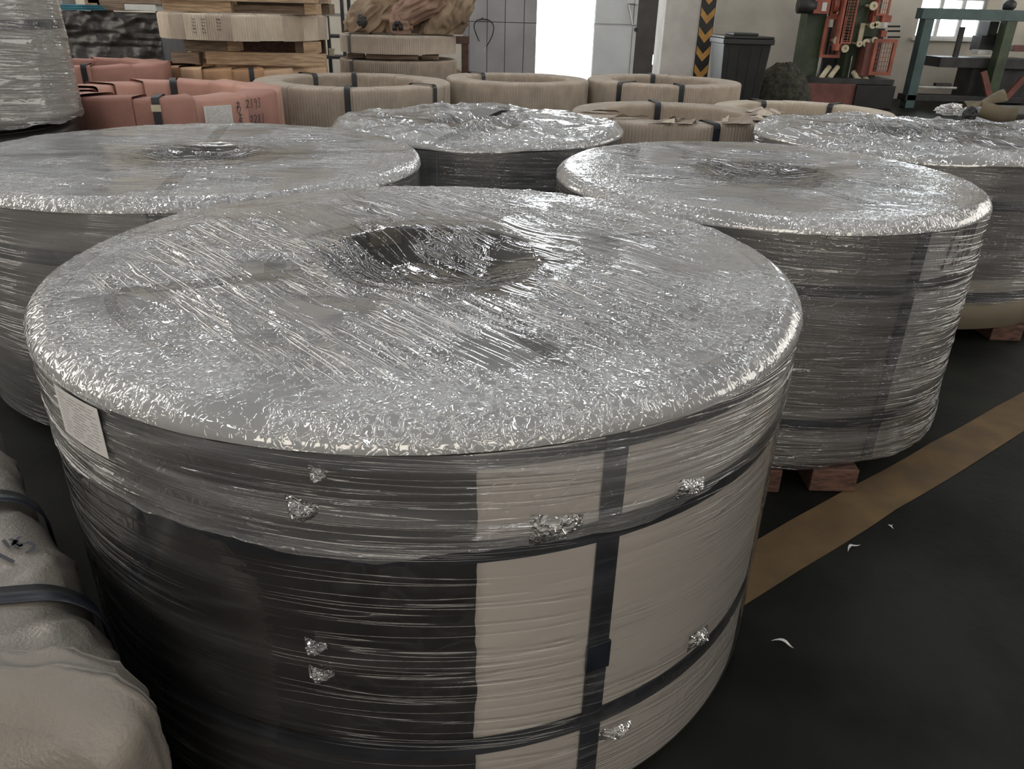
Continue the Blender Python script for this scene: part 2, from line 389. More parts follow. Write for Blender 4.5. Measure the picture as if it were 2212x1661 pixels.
d3 = thing('door_3', None, None); struct(d3, 'dark brown folded door leaf beside the white pillar'); del_ = None
s0 = at(1411, 128, YD); sa, sb_ = s0[0] - .015, s0[0] + .015; zb1, zt1 = at(1411, 140, YD)[2], at(1411, 118, YD)[2]
MB().bb((RR + .005, YD - .01, .02), (sa, YD + .05, 3.38)).build('door_board', M['doord'], d3)
MB().bb((sb_, YD - .01, .02), (DR + .02, YD + .05, 3.38)).build('door_board', M['doord'], d3)
MB().bb((sa, YD - .01, .02), (sb_, YD + .05, zb1)).bb((sa, YD - .01, zt1), (sb_, YD + .05, 3.38)).build('door_joint', M['doord'], d3)
# hanging cable loop on the door
pts = [at(x, y, YD - .04) for x, y in ((1035, 89), (1029, 75), (1024, 60), (1024, 52), (1030, 44), (1042, 41), (1055, 43), (1064, 50), (1067, 60), (1064, 75), (1057, 90), (1050, 101))]
cb = thing('cable_loop', 'thin dark cable loop hanging on the grey door panels', 'cable', tuple(pts[5])); o_ = np.array(pts[5])
MB().tube([p - o_ for p in pts], .009, 8).build('cable', M['dmetal'], cb, True)
MB().cyl(pts[-1] - o_, pts[-1] - o_ + np.array([-.02, 0, -.07]), .011, n=8).build('cable_end', M['metal'], cb)
MB().cyl((0, .04, .015), (0, -.03, .015), .01, n=8).build('hook', M['dmetal'], cb)

# pillar with chevron board
YP = 12.2
pl, pr = at(1432, 80, YP)[0], at(1540, 80, YP)[0]
pil = struct(MB().bb((pl, YP, 0), (pr, YP + .7, HZ)).build('pillar', M['pillar'], bevel=.01), 'white painted square pillar right of the door')
cbd = thing('chevron_board', 'black and ochre chevron warning strip on the white pillar', 'warning strip', (at(1522, 80, YP)[0] - .105, YP - .016, 0))
cw = .21
MB().bb((0, 0, .2), (cw, .012, 2.6)).build('backing_board', M['black'], cbd)
zc0 = at(1517, 133, YP)[2]
pitch_ = (at(1520, 33, YP)[2] - at(1515, 115, YP)[2]) / 2
for k in range(-2, 7):
    zc = zc0 + k * pitch_
    if zc < .25 or zc > 2.4: continue
    hh, dd = pitch_ * .42, .11
    V = [(.008, -.002, zc + dd), (cw / 2, -.002, zc), (cw - .008, -.002, zc + dd), (cw - .008, -.002, zc + dd + hh), (cw / 2, -.002, zc + hh), (.008, -.002, zc + dd + hh)]
    V += [(x, .002, z) for x, y, z in V]
    mesh('chevron', V, [(0, 1, 4, 5), (1, 2, 3, 4), (6, 11, 10, 7), (7, 10, 9, 8), (0, 6, 7, 1), (1, 7, 8, 2), (2, 8, 9, 3), (3, 9, 10, 4), (4, 10, 11, 5), (5, 11, 6, 0)], M['yellow'], cbd)

# window
w1 = struct(thing('window_1', None, None, (0, 0, 0)), 'bright barred workshop window behind the green press frame')
fr_ = MB(); yw = Y1 + .10
xs = [WL] + [WL + (WR - WL) * t for t in (.34, .68)] + [WR]
for x in xs: fr_.bb((x - .03, yw - .03, WZ0), (x + .03, yw + .03, WZ1))
zs = [WZ0, WZ0 + .62, WZ0 + 1.24, WZ1]
for z in zs: fr_.bb((WL, yw - .028, z - .025), (WR, yw + .028, z + .025))
fr_.build('window_frame', M['frame'], w1)
for a, b in zip(xs[:-1], xs[1:]):
    for c_, d_ in zip(zs[:-1], zs[1:]): MB().bb((a + .03, yw - .004, c_ + .025), (b - .03, yw + .004, d_ - .025)).build('pane', M['glass'], w1)
MB().bb((WL - .06, Y1 - .08, WZ0 - .05), (WR + .06, Y1 + .1, WZ0 - .001)).build('window_sill', M['frame'], w1)

# ================================================================== FILM WRAPPED COILS
def arc_shell(r0, r1, z0, z1, a0, a1, n=80, nz=2, jag=0.0, seed=0):
    """thin curved sheet with thickness; jag roughens its start edge"""
    rs = np.random.default_rng(seed); rows = []
    zz = np.linspace(z0, z1, nz)
    V = []
    for r in (r1, r0):
        for i, z in enumerate(zz):
            j = jag * (vn(np.array([z * 60]), np.array([0.5]), seed=seed).item() - .5)
            aa = np.linspace(a0 + j, a1, n)
            V += [(r * math.cos(a), r * math.sin(a), z) for a in aa]
    F = gridF(nz, n).tolist(); k = nz * n
    F += [[a + k for a in reversed(f)] for f in gridF(nz, n).tolist()]
    for i in range(n - 1):
        F.append([i + 1, i, k + i, k + i + 1]); t = (nz - 1) * n; F.append([t + i, t + i + 1, k + t + i + 1, k + t + i])
    for i in range(nz - 1):
        F.append([i * n, (i + 1) * n, k + (i + 1) * n, k + i * n]); e = n - 1; F.append([(i + 1) * n + e, i * n + e, k + i * n + e, k + (i + 1) * n + e])
    return V, F

def film_top(name, R, zt, Ri, ang, nr, nt, mtl, parent, seed, amp=1.0, sag=.05, puff=.012, streak=(2.2, 22.0), lip=.022, lay=(.19, .46), rim0=.70, fine=1.0):
    u = np.concatenate([np.linspace(0, 1, nr)[:-1] ** .8 * (R - .035), np.zeros(14)])
    ph = np.linspace(0, PI / 2, 14)
    rr = u.copy(); rr[-14:] = R - .035 + .044 * np.sin(ph)
    zz = np.zeros_like(rr); zz[-14:] = -lip * 1.6 * (1 - np.cos(ph))
    th = np.linspace(0, 2 * PI, nt, endpoint=False)
    Rg, T = np.meshgrid(rr, th, indexing='ij'); Z = np.repeat(zz[:, None], nt, 1)
    Rg = Rg * (1 + .010 * fbm(np.cos(T) * 3 + 5, np.sin(T) * 3 + 5, seed=seed) * sstep(.6 * R, R, Rg))
    x, y = Rg * np.cos(T), Rg * np.sin(T)
    wx = .14 * (fbm(x * 3 + 9, y * 3, seed=seed + 3) - .5); wy = .14 * (fbm(x * 3, y * 3 + 9, seed=seed + 4) - .5)
    s = (x + wx) * math.cos(ang) + (y + wy) * math.sin(ang); t = -(x + wx) * math.sin(ang) + (y + wy) * math.cos(ang)
    rim = sstep(rim0 * R, .93 * R, Rg + .20 * (fbm(x * 4, y * 4, seed=seed + 8) - .5)); hole = 1 - sstep(Ri * .35, Ri * .97, Rg); eye = 1 - sstep(Ri * .8, Ri * 1.1, Rg)
    edge = 1 - sstep(R - .03, R, Rg)
    pm = sstep(.36, .66, fbm(x * 6, y * 6, seed=seed + 11))
    g1 = rdg(vn(s * streak[0], t * streak[1], seed=seed + 1), 6)
    d = g1 * .0085 * (1 - .7 * rim) * (.15 + .85 * pm)
    d += rdg(vn(s * streak[0] * 2.2, t * streak[1] * 2.4, seed=seed + 2), 7) * .0024 * (1 - .5 * rim) * fine * pm
    d += rdg(fbm(x * 14, y * 14, seed=seed + 5, o=2), 5) * .0032 * (rim * .7 + .10) * (.2 + .8 * pm)
    d += rdg(fbm(x * 40, y * 40, seed=seed + 6, o=2), 6) * .0010 * (rim * .8 + .05) * fine
    d += (fbm(x * 4, y * 4, seed=seed + 7) - .4) * puff * 1.2
    Z = Z + zt + .009 + d * amp * (.25 + .75 * edge) - sag * hole * (1 - .5 * rdg(vn(s * 1.5, t * 9, seed=seed + 9), 3))
    Z = np.maximum(Z, zt + .006 - sag * hole + zz[:, None])
    V = np.stack([x, y, Z], -1).reshape(-1, 3)
    o = mesh(name, V, gridF(len(rr), nt, True)[:, ::-1], mtl, parent, True)
    layers = lay[0] + (lay[1] - lay[0]) * rim + .15 * g1 * (1 - rim) * pm + .16 * (fbm(x * 3 + 2, y * 3 + 7, seed=seed + 13) - .5) - .14 * eye
    return film_attrs(o, np.clip(layers, .02, .9), np.clip(rim * 1.1, 0, 1), .06 + .94 * pm * (1 - .3 * rim))

def film_side(name, R, z0, z1, nz, nt, mtl, parent, seed, amp=1.0, ragged=0.0, tuck=0.0, bulge=0.0, lay=(.10, .25), loose=(.3, 1.0)):
    th = np.linspace(0, 2 * PI, nt, endpoint=False); v = np.linspace(0, 1, nz)
    Vv, T = np.meshgrid(v, th, indexing='ij'); c, s = np.cos(T), np.sin(T)
    zb = z0 + ragged * (fbm(c * 6 + 3, s * 6 + 3, seed=seed, o=4) - .5) * 2
    Z = zb + (z1 - zb) * Vv
    zsh = Z + .03 * np.sin(T * 1 + seed) + .02 * fbm(c * 2 + 4, s * 2 + 4, seed=seed + 3)
    g1 = rdg(vn(c * 1.6 + 4, s * 1.6 + 4, zsh * 24, seed=seed + 1), 7)
    d = g1 * .0035 + rdg(vn(c * 3 + 4, s * 3 + 4, zsh * 60, seed=seed + 2), 7) * .0012
    d += .005 * (fbm(c * 2.5 + 7, s * 2.5 + 7, Z * 4, seed=seed + 5) - .4)
    r = R + .0085 + np.maximum(d, 0) * amp + bulge * (1 - Vv) ** 3 * fbm(c * 4 + 3, s * 4 + 3, Z * 3, seed=seed + 6)
    r = r - tuck * (1 - sstep(0, .10, Vv))
    V = np.stack([r * c, r * s, Z], -1).reshape(-1, 3)
    o = mesh(name, V, gridF(nz, nt, True), mtl, parent, True)
    pm = sstep(.4, .62, fbm(c * 3 + 5, s * 3 + 5, Z * 5, seed=seed + 9))
    lyr = lay[0] + (lay[1] - lay[0]) * (.6 * g1 + .4 * fbm(c * 2 + 5, s * 2 + 5, zsh * 14, seed=seed + 12)) * 1.4
    return film_attrs(o, np.clip(lyr, .005, .8), .12 * pm, loose[0] + (loose[1] - loose[0]) * pm)

def radial_strap(parent, th, R, Ri, zt, zb, w, mtl, t=.0022, buckle=None, lift=.003):
    """band from inside the eye, over the top and down the outer side"""
    prof = [(Ri - lift, zt - .16), (Ri - lift, zt - .005), (Ri + .006, zt + lift), (R - .045, zt + lift), (R - .020, zt + lift - .004), (R - .004, zt + lift - .014), (R + lift, zt - .030), (R + lift, zb)]
    inn = [(Ri - lift + t, zt - .16), (Ri - lift + t, zt - .006), (Ri + .007, zt + lift - t), (R - .046, zt + lift - t), (R - .021, zt + lift - t - .004), (R - .006, zt + lift - t - .014), (R + lift - t, zt - .031), (R + lift - t, zb)]
    tx, ty = -math.sin(th), math.cos(th); V = []
    for P in (prof, inn):
        for r, z in P:
            for s in (-1, 1): V.append((r * math.cos(th) + tx * s * w / 2, r * math.sin(th) + ty * s * w / 2, z))
    n = len(prof); F = []
    for k in range(n - 1):
        a = 2 * k; F += [(a, a + 1, a + 3, a + 2), (2 * n + a, 2 * n + a + 2, 2 * n + a + 3, 2 * n + a + 1), (a, a + 2, 2 * n + a + 2, 2 * n + a), (a + 1, 2 * n + a + 1, 2 * n + a + 3, a + 3)]
    o = mesh('strap', V, F, mtl, parent)
    if buckle is not None:
        q = Matrix.Rotation(th, 3, 'Z')
        MB().box(((R + lift + .002) * math.cos(th), (R + lift + .002) * math.sin(th), buckle), (.005, w * 1.12, .055), q).build('strap_clip', mtl, o, bevel=.001)
    return o
def hoop_strap(parent, R, z0, z1, mtl, tilt=0.0, ph=0.0):
    n = 128; V = []
    for r, z in ((R + .001, z0), (R + .0035, z0), (R + .0035, z1), (R + .001, z1)):
        for k in range(n):
            a = 2 * PI * k / n; V.append((r * math.cos(a), r * math.sin(a), z + tilt * math.sin(a + ph)))
    F = gridF(4, n, True).tolist(); F += [[3 * n + k, 3 * n + (k + 1) % n, (k + 1) % n, k] for k in range(n)]
    return mesh('hoop_strap', V, F, mtl, parent)

def coil_core(parent, R, Ri, zb, zt, mtl, topmtl, topr0):
    MB().lathe([(Ri, zb), (R - .012, zb), (R - .002, zb + .008), (R, zb + .02), (R, zt - .032), (R - .005, zt - .016), (R - .018, zt - .004), (R - .045, zt), (Ri + .004, zt), (Ri, zt - .004), (Ri, zb)], 128).build('coil_body', mtl, parent, True)
    MB().lathe([(topr0, zt + .0005), (topr0, zt + .0022), (R - .05, zt + .0022), (R - .05, zt + .0005)], 128).build('top_sheet', topmtl, parent)
    MB().lathe([(Ri + .006, zt + .0003), (topr0 + .03, zt + .0003)], 128).build('coil_windings', M['wind'], parent)

def label_sheet(parent, R, a0, a1, z0, z1, seed=3, off=.004):
    V, F = arc_shell(R + off, R + off + .0007, z0, z1, a0, a1, 12)
    o = mesh('label_sheet', V, F, M['paper'], parent)
    rs = random.Random(seed); V = []; F = []
    rows = 13
    for i in range(rows):
        zc = z0 + (z1 - z0) * (.1 + .8 * i / (rows - 1)); a = a0 + (a1 - a0) * .08
        while a < a0 + (a1 - a0) * .9:
            ln_ = (a1 - a0) * rs.uniform(.08, .28); b = min(a + ln_, a0 + (a1 - a0) * .93); n = len(V)
            for (aa, zz) in ((a, zc - .0009), (b, zc - .0009), (b, zc + .0009), (a, zc + .0009)):
                V.append(((R + off + .0009) * math.cos(aa), (R + off + .0009) * math.sin(aa), zz))
            F.append((n, n + 1, n + 2, n + 3)); a = b + (a1 - a0) * rs.uniform(.03, .12)
    pr = mesh('print_lines', V, F, M['ink'], o); return o

rad = math.radians
# film materials
FT1 = film_mat('stretch_film_big_top', rad(-47), (2.6, 44), 66, .75, .24, power=22, rough=.035)
FS1 = film_mat('stretch_film_thick_side', 0, (1.6, 80), 34, .5, .09, True)
FL1 = film_mat('stretch_film_thin_side', 0, (1.1, 48), 24, .4, .06, True, power=44)

# ---- coil 1 : the big one in front
c1 = thing('steel_coil', 'large film-wrapped steel coil in front, half dark half white wrap with crossing straps', 'coil', (-.179, 1.596, 0), 'film-wrapped steel coils')
R1, ZB1, ZT1, RI = .748, .035, .813, .262
coil_core(c1, R1, RI, ZB1, ZT1, M['dark'], M['topsheet'], .345)
V, F = arc_shell(R1 + .0005, R1 + .002, ZB1 + .0, ZT1 - .034, rad(-79.6), rad(75), 120, 40, .012, 3)
mesh('white_sheet', V, F, M['white'], c1, True)
for z0, z1, tl_ in ((.603, .640, .0), (.213, .250, .0), (.757, .777, 0)): hoop_strap(c1, R1 + .0015, z0, z1, M['strap'], tl_)
for k in range(4): radial_strap(c1, rad(-64.3 + 90 * k), R1 + .003, RI, ZT1 + .003, ZB1 + .005, .038, M['strap'], buckle=.375 if k == 0 else None)
V, F = arc_shell(.612, .632, ZT1 + .004, ZT1 + .0065, rad(196), rad(240), 30); mesh('dark_band', V, F, M['strap'], c1)  # dark arc drawn for the shadow at the inner sheet's edge
# slanting dark band under the thin film on the left
Vt = []
for k in range(13):
    t_ = k / 12; a = rad(-117 - 11 * t_); z = .60 - .21 * t_
    for s in (-1, 1): Vt.append(((R1 + .004) * math.cos(a + s * .022), (R1 + .004) * math.sin(a + s * .022), z))
Vt += [(x * .997, y * .997, z) for x, y, z in Vt]
mesh('dark_band', Vt, [(2 * k, 2 * k + 1, 2 * k + 3, 2 * k + 2) for k in range(12)] + [(26 + 2 * k, 28 + 2 * k, 29 + 2 * k, 27 + 2 * k) for k in range(12)], M['strap'], c1)
label_sheet(c1, R1 + .002, rad(-131.6), rad(-121.9), .700, .782, off=.0125)
# cardboard core edge in the eye
MB().lathe([(RI - .012, ZT1 - .03), (RI - .010, ZT1 + .002), (RI + .02, ZT1 + .005), (RI + .09, ZT1 + .005), (RI + .09, ZT1 + .003), (RI + .02, ZT1 + .003), (RI - .003, ZT1 - .004), (RI - .003, ZT1 - .03)], 16, rad(113), rad(131)).build('eye_protector', M['kraft'], c1, True)
film_top('film_top', R1, ZT1, RI, rad(-47), 210, 760, FT1, c1, 11, 1.0, .055)
film_side('film_wrap', R1, .625, ZT1 - .028, 70, 620, FS1, c1, 21, 1.0, ragged=.02, lay=(.03, .18))
film_side('film_wrap', R1, ZB1 + .012, .645, 110, 560, FL1, c1, 31, .35, lay=(.004, .03), loose=(.12, 1.0))
# torn bits of film on the dark side
FT_TEAR = film_mat('torn_film_scrap', 0, (8, 40), 60, .8, .12)
def tear(parent, R, th, z, w, h, seed):
    n = 14; u = np.linspace(-1, 1, n); U, W_ = np.meshgrid(u, u, indexing='ij')
    b = np.clip(1 - U ** 2 * .9 - W_ ** 2 * .8, 0, 1)
    d = .006 + b * (.004 + .016 * rdg(fbm(U * 3 + seed, W_ * 3, seed=seed), 2))
    a = th + U * w / 2 / R; zz = z + W_ * h / 2 * (1 - .4 * U)
    Vv = np.stack([(R + d) * np.cos(a), (R + d) * np.sin(a), zz], -1).reshape(-1, 3)
    return film_attrs(mesh('film_tear', Vv, gridF(n, n), FT_TEAR, parent, True), (.04 + .22 * b * fbm(U * 4, W_ * 4, seed=seed)), .5 + 0 * b, 1 + 0 * b)
for th, z, w, h, s in ((-97.2, .695, .045, .034, 1), (-95.2, .754, .025, .02, 2), (-97.5, .452, .034, .022, 3), (-97.2, .398, .04, .02, 4), (-71, .652, .08, .04, 5), (-53, .655, .06, .025, 6), (-60.5, .185, .07, .02, 7), (-46, .292, .06, .03, 8)):
    tear(c1, R1 + .004, rad(th), z, w, h, s)

def skid(name, label, cx, cy, z, R, xs_, mtl, group, ext=.0, rot=0.0):
    """timber skid under a coil: runners along the floor"""
    t = thing(name, label, 'pallet', (cx, cy, 0), group, rot)
    for x in xs_:
        hl = math.sqrt(max(.05, R * R - x * x)) + ext
        MB().box((x, 0, z / 2), (.14, 2 * hl, z - .004)).build('runner', mtl, t, bevel=.004)
    return t
skid('timber_skid', 'low timber skid hidden under the large front coil', -.179, 1.596, ZB1, .66, (-.35, 0, .35), M['redwood'], 'timber skids under the coils', -.05)

# ---- coil 2 : right
FT2 = film_mat('stretch_film_right_top', rad(-22), (2.2, 44), 66, .8, .24, power=22, rough=.035)
FS2 = film_mat('stretch_film_right_side', 0, (1.6, 62), 26, .75, .085, True, power=14)
c2 = thing('steel_coil', 'grey film-wrapped steel coil right of the big front coil, marked by hand', 'coil', (.828, 2.668, 0), 'film-wrapped steel coils')
R2, ZB2, ZT2 = .683, .082, .818
coil_core(c2, R2, .25, ZB2, ZT2, M['greysheet'], M['topsheet'], .30)
V, F = arc_shell(R2 + .0005, R2 + .002, ZB2, ZT2 - .034, rad(-66), rad(80), 100, 2)
mesh('grey_sheet', V, F, mat('pale_grey_wrap_sheet', (.27, .26, .25), .4, .12, 2.5), c2, True)
for z0, z1 in ((.615, .652), (.21, .243)): hoop_strap(c2, R2 + .0015, z0, z1, M['strap'])
for k in range(4): radial_strap(c2, rad(-67.3 + 90 * k), R2 + .003, .25, ZT2 + .003, ZB2 + .005, .042, M['strap'])
label_sheet(c2, R2 + .002, rad(-46), rad(-36), .69, .79, 8)
for tx_, a, z, hh, sd in (('2 44600', -57.5, .752, .036, 1), ('@ 5 5', -57.8, .715, .028, 2), ('# x457', -58.8, .672, .032, 3)):
    ink('marker_writing', tx_, cylsurf(R2 + .0036, rad(a), z, .06), hh, .005, c2, M['marker'], .3, 1.0, sd)
film_top('film_top', R2, ZT2, .25, rad(-22), 120, 440, FT2, c2, 41, .7, .035)
film_side('film_wrap', R2, ZB2 + .005, ZT2 - .028, 110, 480, FS2, c2, 51, 1.1, ragged=.012, bulge=.02, lay=(.0, .09))
skid('timber_skid', 'red-brown timber skid under the grey right-hand coil', .828, 2.668, ZB2, .69, (-.30, -.08, .155), M['redwood'], 'timber skids under the coils', .02)

# ---- coil 3 : left
FT3 = film_mat('stretch_film_left_top', rad(2), (2.0, 40), 66, .8, .24, power=22, rough=.035)
FS3 = film_mat('stretch_film_left_side', 0, (1.5, 60), 26, .4, .07, True)
c3 = thing('steel_coil', 'wide film-wrapped steel coil at the left behind the big front coil', 'coil', (-1.164, 2.876, 0), 'film-wrapped steel coils')
R3, ZB3, ZT3 = .79, .06, .798
coil_core(c3, R3, .26, ZB3, ZT3, M['greysheet'], M['topsheet'], .32)
for z0, z1 in ((.615, .662), (.175, .225)): hoop_strap(c3, R3 + .0015, z0, z1, M['strap'])
for k in range(4): radial_strap(c3, rad(-78 + 90 * k), R3 + .003, .26, ZT3 + .003, ZB3 + .005, .045, M['strap'])
label_sheet(c3, R3 + .002, rad(-125), rad(-116), .70, .78, 9)
film_top('film_top', R3, ZT3, .26, rad(2), 120, 440, FT3, c3, 61, .8, .03)
film_side('film_wrap', R3, ZB3 + .005, ZT3 - .028, 80, 400, FS3, c3, 71, 1.0, ragged=.01, lay=(.10, .22))
skid('timber_skid', 'timber skid under the wide left-hand coil', -1.164, 2.876, ZB3, .7, (-.4, 0, .4), M['redwood'], 'timber skids under the coils', -.05)

# ---- coil 4 : back middle
FT4 = film_mat('stretch_film_back_top', rad(-58), (2.5, 30), 50, .65, .21, power=18, rough=.035)
FS4 = film_mat('stretch_film_back_side', 0, (1.5, 60), 26, .4, .07, True)
c4 = thing('steel_coil', 'dark-sided coil under crumpled film in the middle, behind the big front coil', 'coil', (-.21, 4.17, 0), 'film-wrapped steel coils')
R4, ZB4, ZT4 = .735, .06, .766
coil_core(c4, R4, .26, ZB4, ZT4, M['dark'], M['topsheet'], .32)
for k in range(4): radial_strap(c4, rad(-103 + 90 * k), R4 + .003, .26, ZT4 + .003, ZB4 + .005, .045, M['strap'])
hoop_strap(c4, R4 + .0015, .4, .44, M['strap'])
film_top('film_top', R4, ZT4, .26, rad(-58), 120, 420, FT4, c4, 81, 2.8, .05, puff=.024, streak=(2.2, 11))
film_side('film_wrap', R4, ZB4 + .005, ZT4 - .028, 60, 360, FS4, c4, 91, 1.0, ragged=.01, lay=(.05, .15))
skid('timber_skid', 'timber skid under the dark-sided coil in the middle', -.21, 4.17, ZB4, .7, (-.4, 0, .4), M['redwood'], 'timber skids under the coils', -.05)

# ---- coil 5 : right back
FT5 = film_mat('stretch_film_far_right_top', rad(-75), (5, 24), 30, .9, .21, power=9, cpower=6, rough=.035)
FS5 = film_mat('stretch_film_far_right_side', 0, (1.5, 70), 26, .6, .09, True, power=12)
c5 = thing('steel_coil', 'film-wrapped steel coil at the right edge with a cream band at its foot', 'coil', (1.93, 3.93, 0), 'film-wrapped steel coils')
R5, ZB5, ZT5 = .742, .075, .80
coil_core(c5, R5, .26, ZB5, ZT5, M['greysheet'], M['topsheet'], .32)
V, F = arc_shell(R5 + .0005, R5 + .002, ZB5, .30, 0, 2 * PI, 120, 2)
mesh('cream_sheet', V, F, mat('cream_wrap_sheet', (.27, .235, .175), .5, .06, 2.5), c5, True)
for z0, z1 in ((.60, .64), (.20, .245)): hoop_strap(c5, R5 + .0025, z0, z1, M['strap'])
for k in range(4): radial_strap(c5, rad(-50 + 90 * k), R5 + .004, .26, ZT5 + .003, ZB5 + .005, .042, M['strap'])
film_top('film_top', R5, ZT5, .26, rad(-75), 130, 440, FT5, c5, 101, 3.0, .04, puff=.02, streak=(6, 16))
film_side('film_wrap', R5, .19, ZT5 - .028, 80, 420, FS5, c5, 111, 1.1, ragged=.012, lay=(.03, .14))
skid('timber_skid', 'brown timber skid under the coil at the right edge', 1.93, 3.93, ZB5, .72, (-.42, -.05, .30, .55), M['redwood'], 'timber skids under the coils', .03)

# ---- coil 6 : far left, stacked on a dark roll
XC6, YC6, RC6 = -2.835, 3.95, .60
FT6 = film_mat('stretch_film_far_left', 0, (1.5, 40), 26, .5, .09, True)
c7 = thing('steel_coil', 'dark wrapped coil under the pale upper coil at the left edge', 'coil', (XC6, YC6, 0), 'film-wrapped steel coils')
coil_core(c7, RC6 - .02, .25, .02, .725, M['dark'], M['dark'], .3)
c6 = thing('steel_coil', 'pale film-wrapped coil standing high at the top left corner', 'coil', (XC6, YC6, .77), 'film-wrapped steel coils')
coil_core(c6, RC6, .25, .0, .82, mat('pale_grey_board_wrap', (.46, .44, .40), .5, .08, 3), M['topsheet'], .3)
hoop_strap(c6, RC6 + .0015, .395, .438, M['strap'])
film_side('film_wrap', RC6, -.012, .80, 80, 360, FT6, c6, 121, 1.2, ragged=.014, bulge=.02, lay=(.10, .22))
film_top('film_top', RC6, .82, .25, 0, 60, 240, FT3, c6, 131, .7, .03)
for x_ in (-.25, .25): MB().box((x_, 0, -.021), (.12, .9, .040)).build('spacer_batten', M['woodd'], c6)

# ================================================================== CLOTH WRAPPED PACK, lower left
pa = np.array([-.67, .74]); pa /= np.linalg.norm(pa); pb = np.array([pa[1] * -1, pa[0]])   # pa: length away, pb: to the left
pk = thing('cloth_pack', 'beige woven-cloth pack with two dark straps at the lower left corner', 'package', (-.485, .745, 0), None, math.atan2(pa[1], pa[0]))
LX, WY, HZ_ = 1.35, .70, .44
nu, nv = 170, 150
u = np.linspace(-.0, 1, nu); 
# cross-section across the width: up the right side, over the rounded top, down the left
def sect(t):
    r = .075; a = HZ_ - r; b = WY - 2 * r; q = r * PI / 2; tot = 2 * a + 2 * q + b; s = t * tot
    y = np.zeros_like(s); z = np.zeros_like(s)
    k = s < a; z = np.where(k, s, z)
    k = (s >= a) & (s < a + q); ph = (s - a) / r; y = np.where(k, r - r * np.cos(ph), y); z = np.where(k, a + r * np.sin(ph), z)
    k = (s >= a + q) & (s < a + q + b); y = np.where(k, r + s - a - q, y); z = np.where(k, HZ_, z)
    k = (s >= a + q + b) & (s < a + 2 * q + b); ph = (s - a - q - b) / r; y = np.where(k, WY - r + r * np.sin(ph), y); z = np.where(k, a + r * np.cos(ph), z)
    k = s >= a + 2 * q + b; y = np.where(k, WY, y); z = np.where(k, tot - s, z)
    return y, z
t = np.linspace(0, 1, nv); sy, sz = sect(t)
U, _ = np.meshgrid(u, t, indexing='ij'); SY = np.repeat(sy[None], nu, 0); SZ = np.repeat(sz[None], nu, 0)
e = np.minimum(U, 1 - U) * LX; sh = np.sqrt(np.clip(1 - (1 - np.clip(e / .10, 0, 1)) ** 2, 0, 1)); sh = .0 + sh
cy, cz = WY / 2, HZ_ * .45
shr = .80 + .20 * sh
SHR = 1.05 * np.minimum(SY, .34)
PX = U * LX + .30 * SY + SHR * .75 * (1 - U) ** 4; PY = cy + (SY - cy) * shr; PZ = cz + (SZ - cz) * shr; PZ = np.maximum(PZ * 1.0, .004)
strap_u = (.285, .65)
pinch = sum(np.exp(-((PX - s_) / .035) ** 2) for s_ in strap_u)
lum = fbm(PX * 4, SY * 4 + 5, SZ * 4, seed=5) - .45
fold = rdg(vn(PX * 3.0 + SY * 2, SY * 7 + 3, SZ * 5, seed=8), 4) * .022 + rdg(vn(PX * 9, SY * 5 + 3, SZ * 6, seed=9), 5) * .010
fold2 = rdg(vn(PX * 14 + SY * 6, SY * 16 + 3, SZ * 12, seed=19), 6) * .006
dd = (lum * .016 + fold * .35 + fold2) * (1 - pinch * .9) - .006 * pinch
PY0, PZ0 = PY.copy(), PZ.copy()
fac = 1 + dd / .3
PY = cy + (PY - cy) * fac; PZ = np.maximum(cz + (PZ - cz) * fac, .004)
Vp = np.stack([PX, PY, PZ], -1).reshape(-1, 3); Vs0 = np.stack([PX, PY0, PZ0], -1).reshape(-1, 3)
mesh('cloth_cover', Vp, gridF(nu, nv), M['weave'], pk, True)
# end closures
for row, sgn in ((0, -1), (nu - 1, 1)):
    ring_ = Vp[row * nv:(row + 1) * nv]; cen = ring_.mean(0); V = [tuple(p) for p in ring_]
    nlev = 6
    allV = [tuple(p) for p in ring_]
    for l in range(1, nlev):
        f_ = 1 - l / (nlev - 1)
        for p in ring_: 
            q = cen + (p - cen) * f_; allV.append((q[0] + sgn * .025 * (1 - f_ ** 2), q[1], q[2]))
    mesh('end_cover', allV, gridF(nlev, nv), M['weave'], pk, True)
# folded flaps of cloth hugging the near end
def flap(j0, j1, r0, r1, off, seed):
    G = Vp.reshape(nu, nv, 3); m = 16; cols = list(range(j0, j1)); V = []
    for q, jj in enumerate(cols):
        f = q / (len(cols) - 1); rend = r0 + (r1 - r0) * f + 1.2 * math.sin(f * 9 + seed)
        for k in range(m):
            x = rend * k / (m - 1); a = int(x); b_ = min(a + 1, nu - 1); p = G[a, jj] * (1 - x + a) + G[b_, jj] * (x - a)
            n_ = np.array([-.12, p[1] - cy, p[2] - cz]); n_ /= np.linalg.norm(n_)
            w_ = k / (m - 1); V.append(p + n_ * (off * (.35 + .65 * math.sin(w_ * PI * .55)) + .006 * rdg(vn(np.array([f * 6.]), np.array([w_ * 3.]), seed=seed), 3).item()))
    V1 = np.array(V); V2 = V1 - np.array([0, 0, .004]); k = len(V1); F = gridF(len(cols), m).tolist(); F += [[i_ + k for i_ in reversed(f)] for f in F]
    # hem along the free edge
    F += [[c_ * m + m - 1, (c_ + 1) * m + m - 1, (c_ + 1) * m + m - 1 + k, c_ * m + m - 1 + k] for c_ in range(len(cols) - 1)]
    return mesh('end_flap', np.concatenate([V1, V2]), F, M['weave'], pk, True)
flap(int(nv * .10), int(nv * .80), 13, 10, .010, 3); flap(int(nv * .06), int(nv * .78), 6, 7, .020, 6)
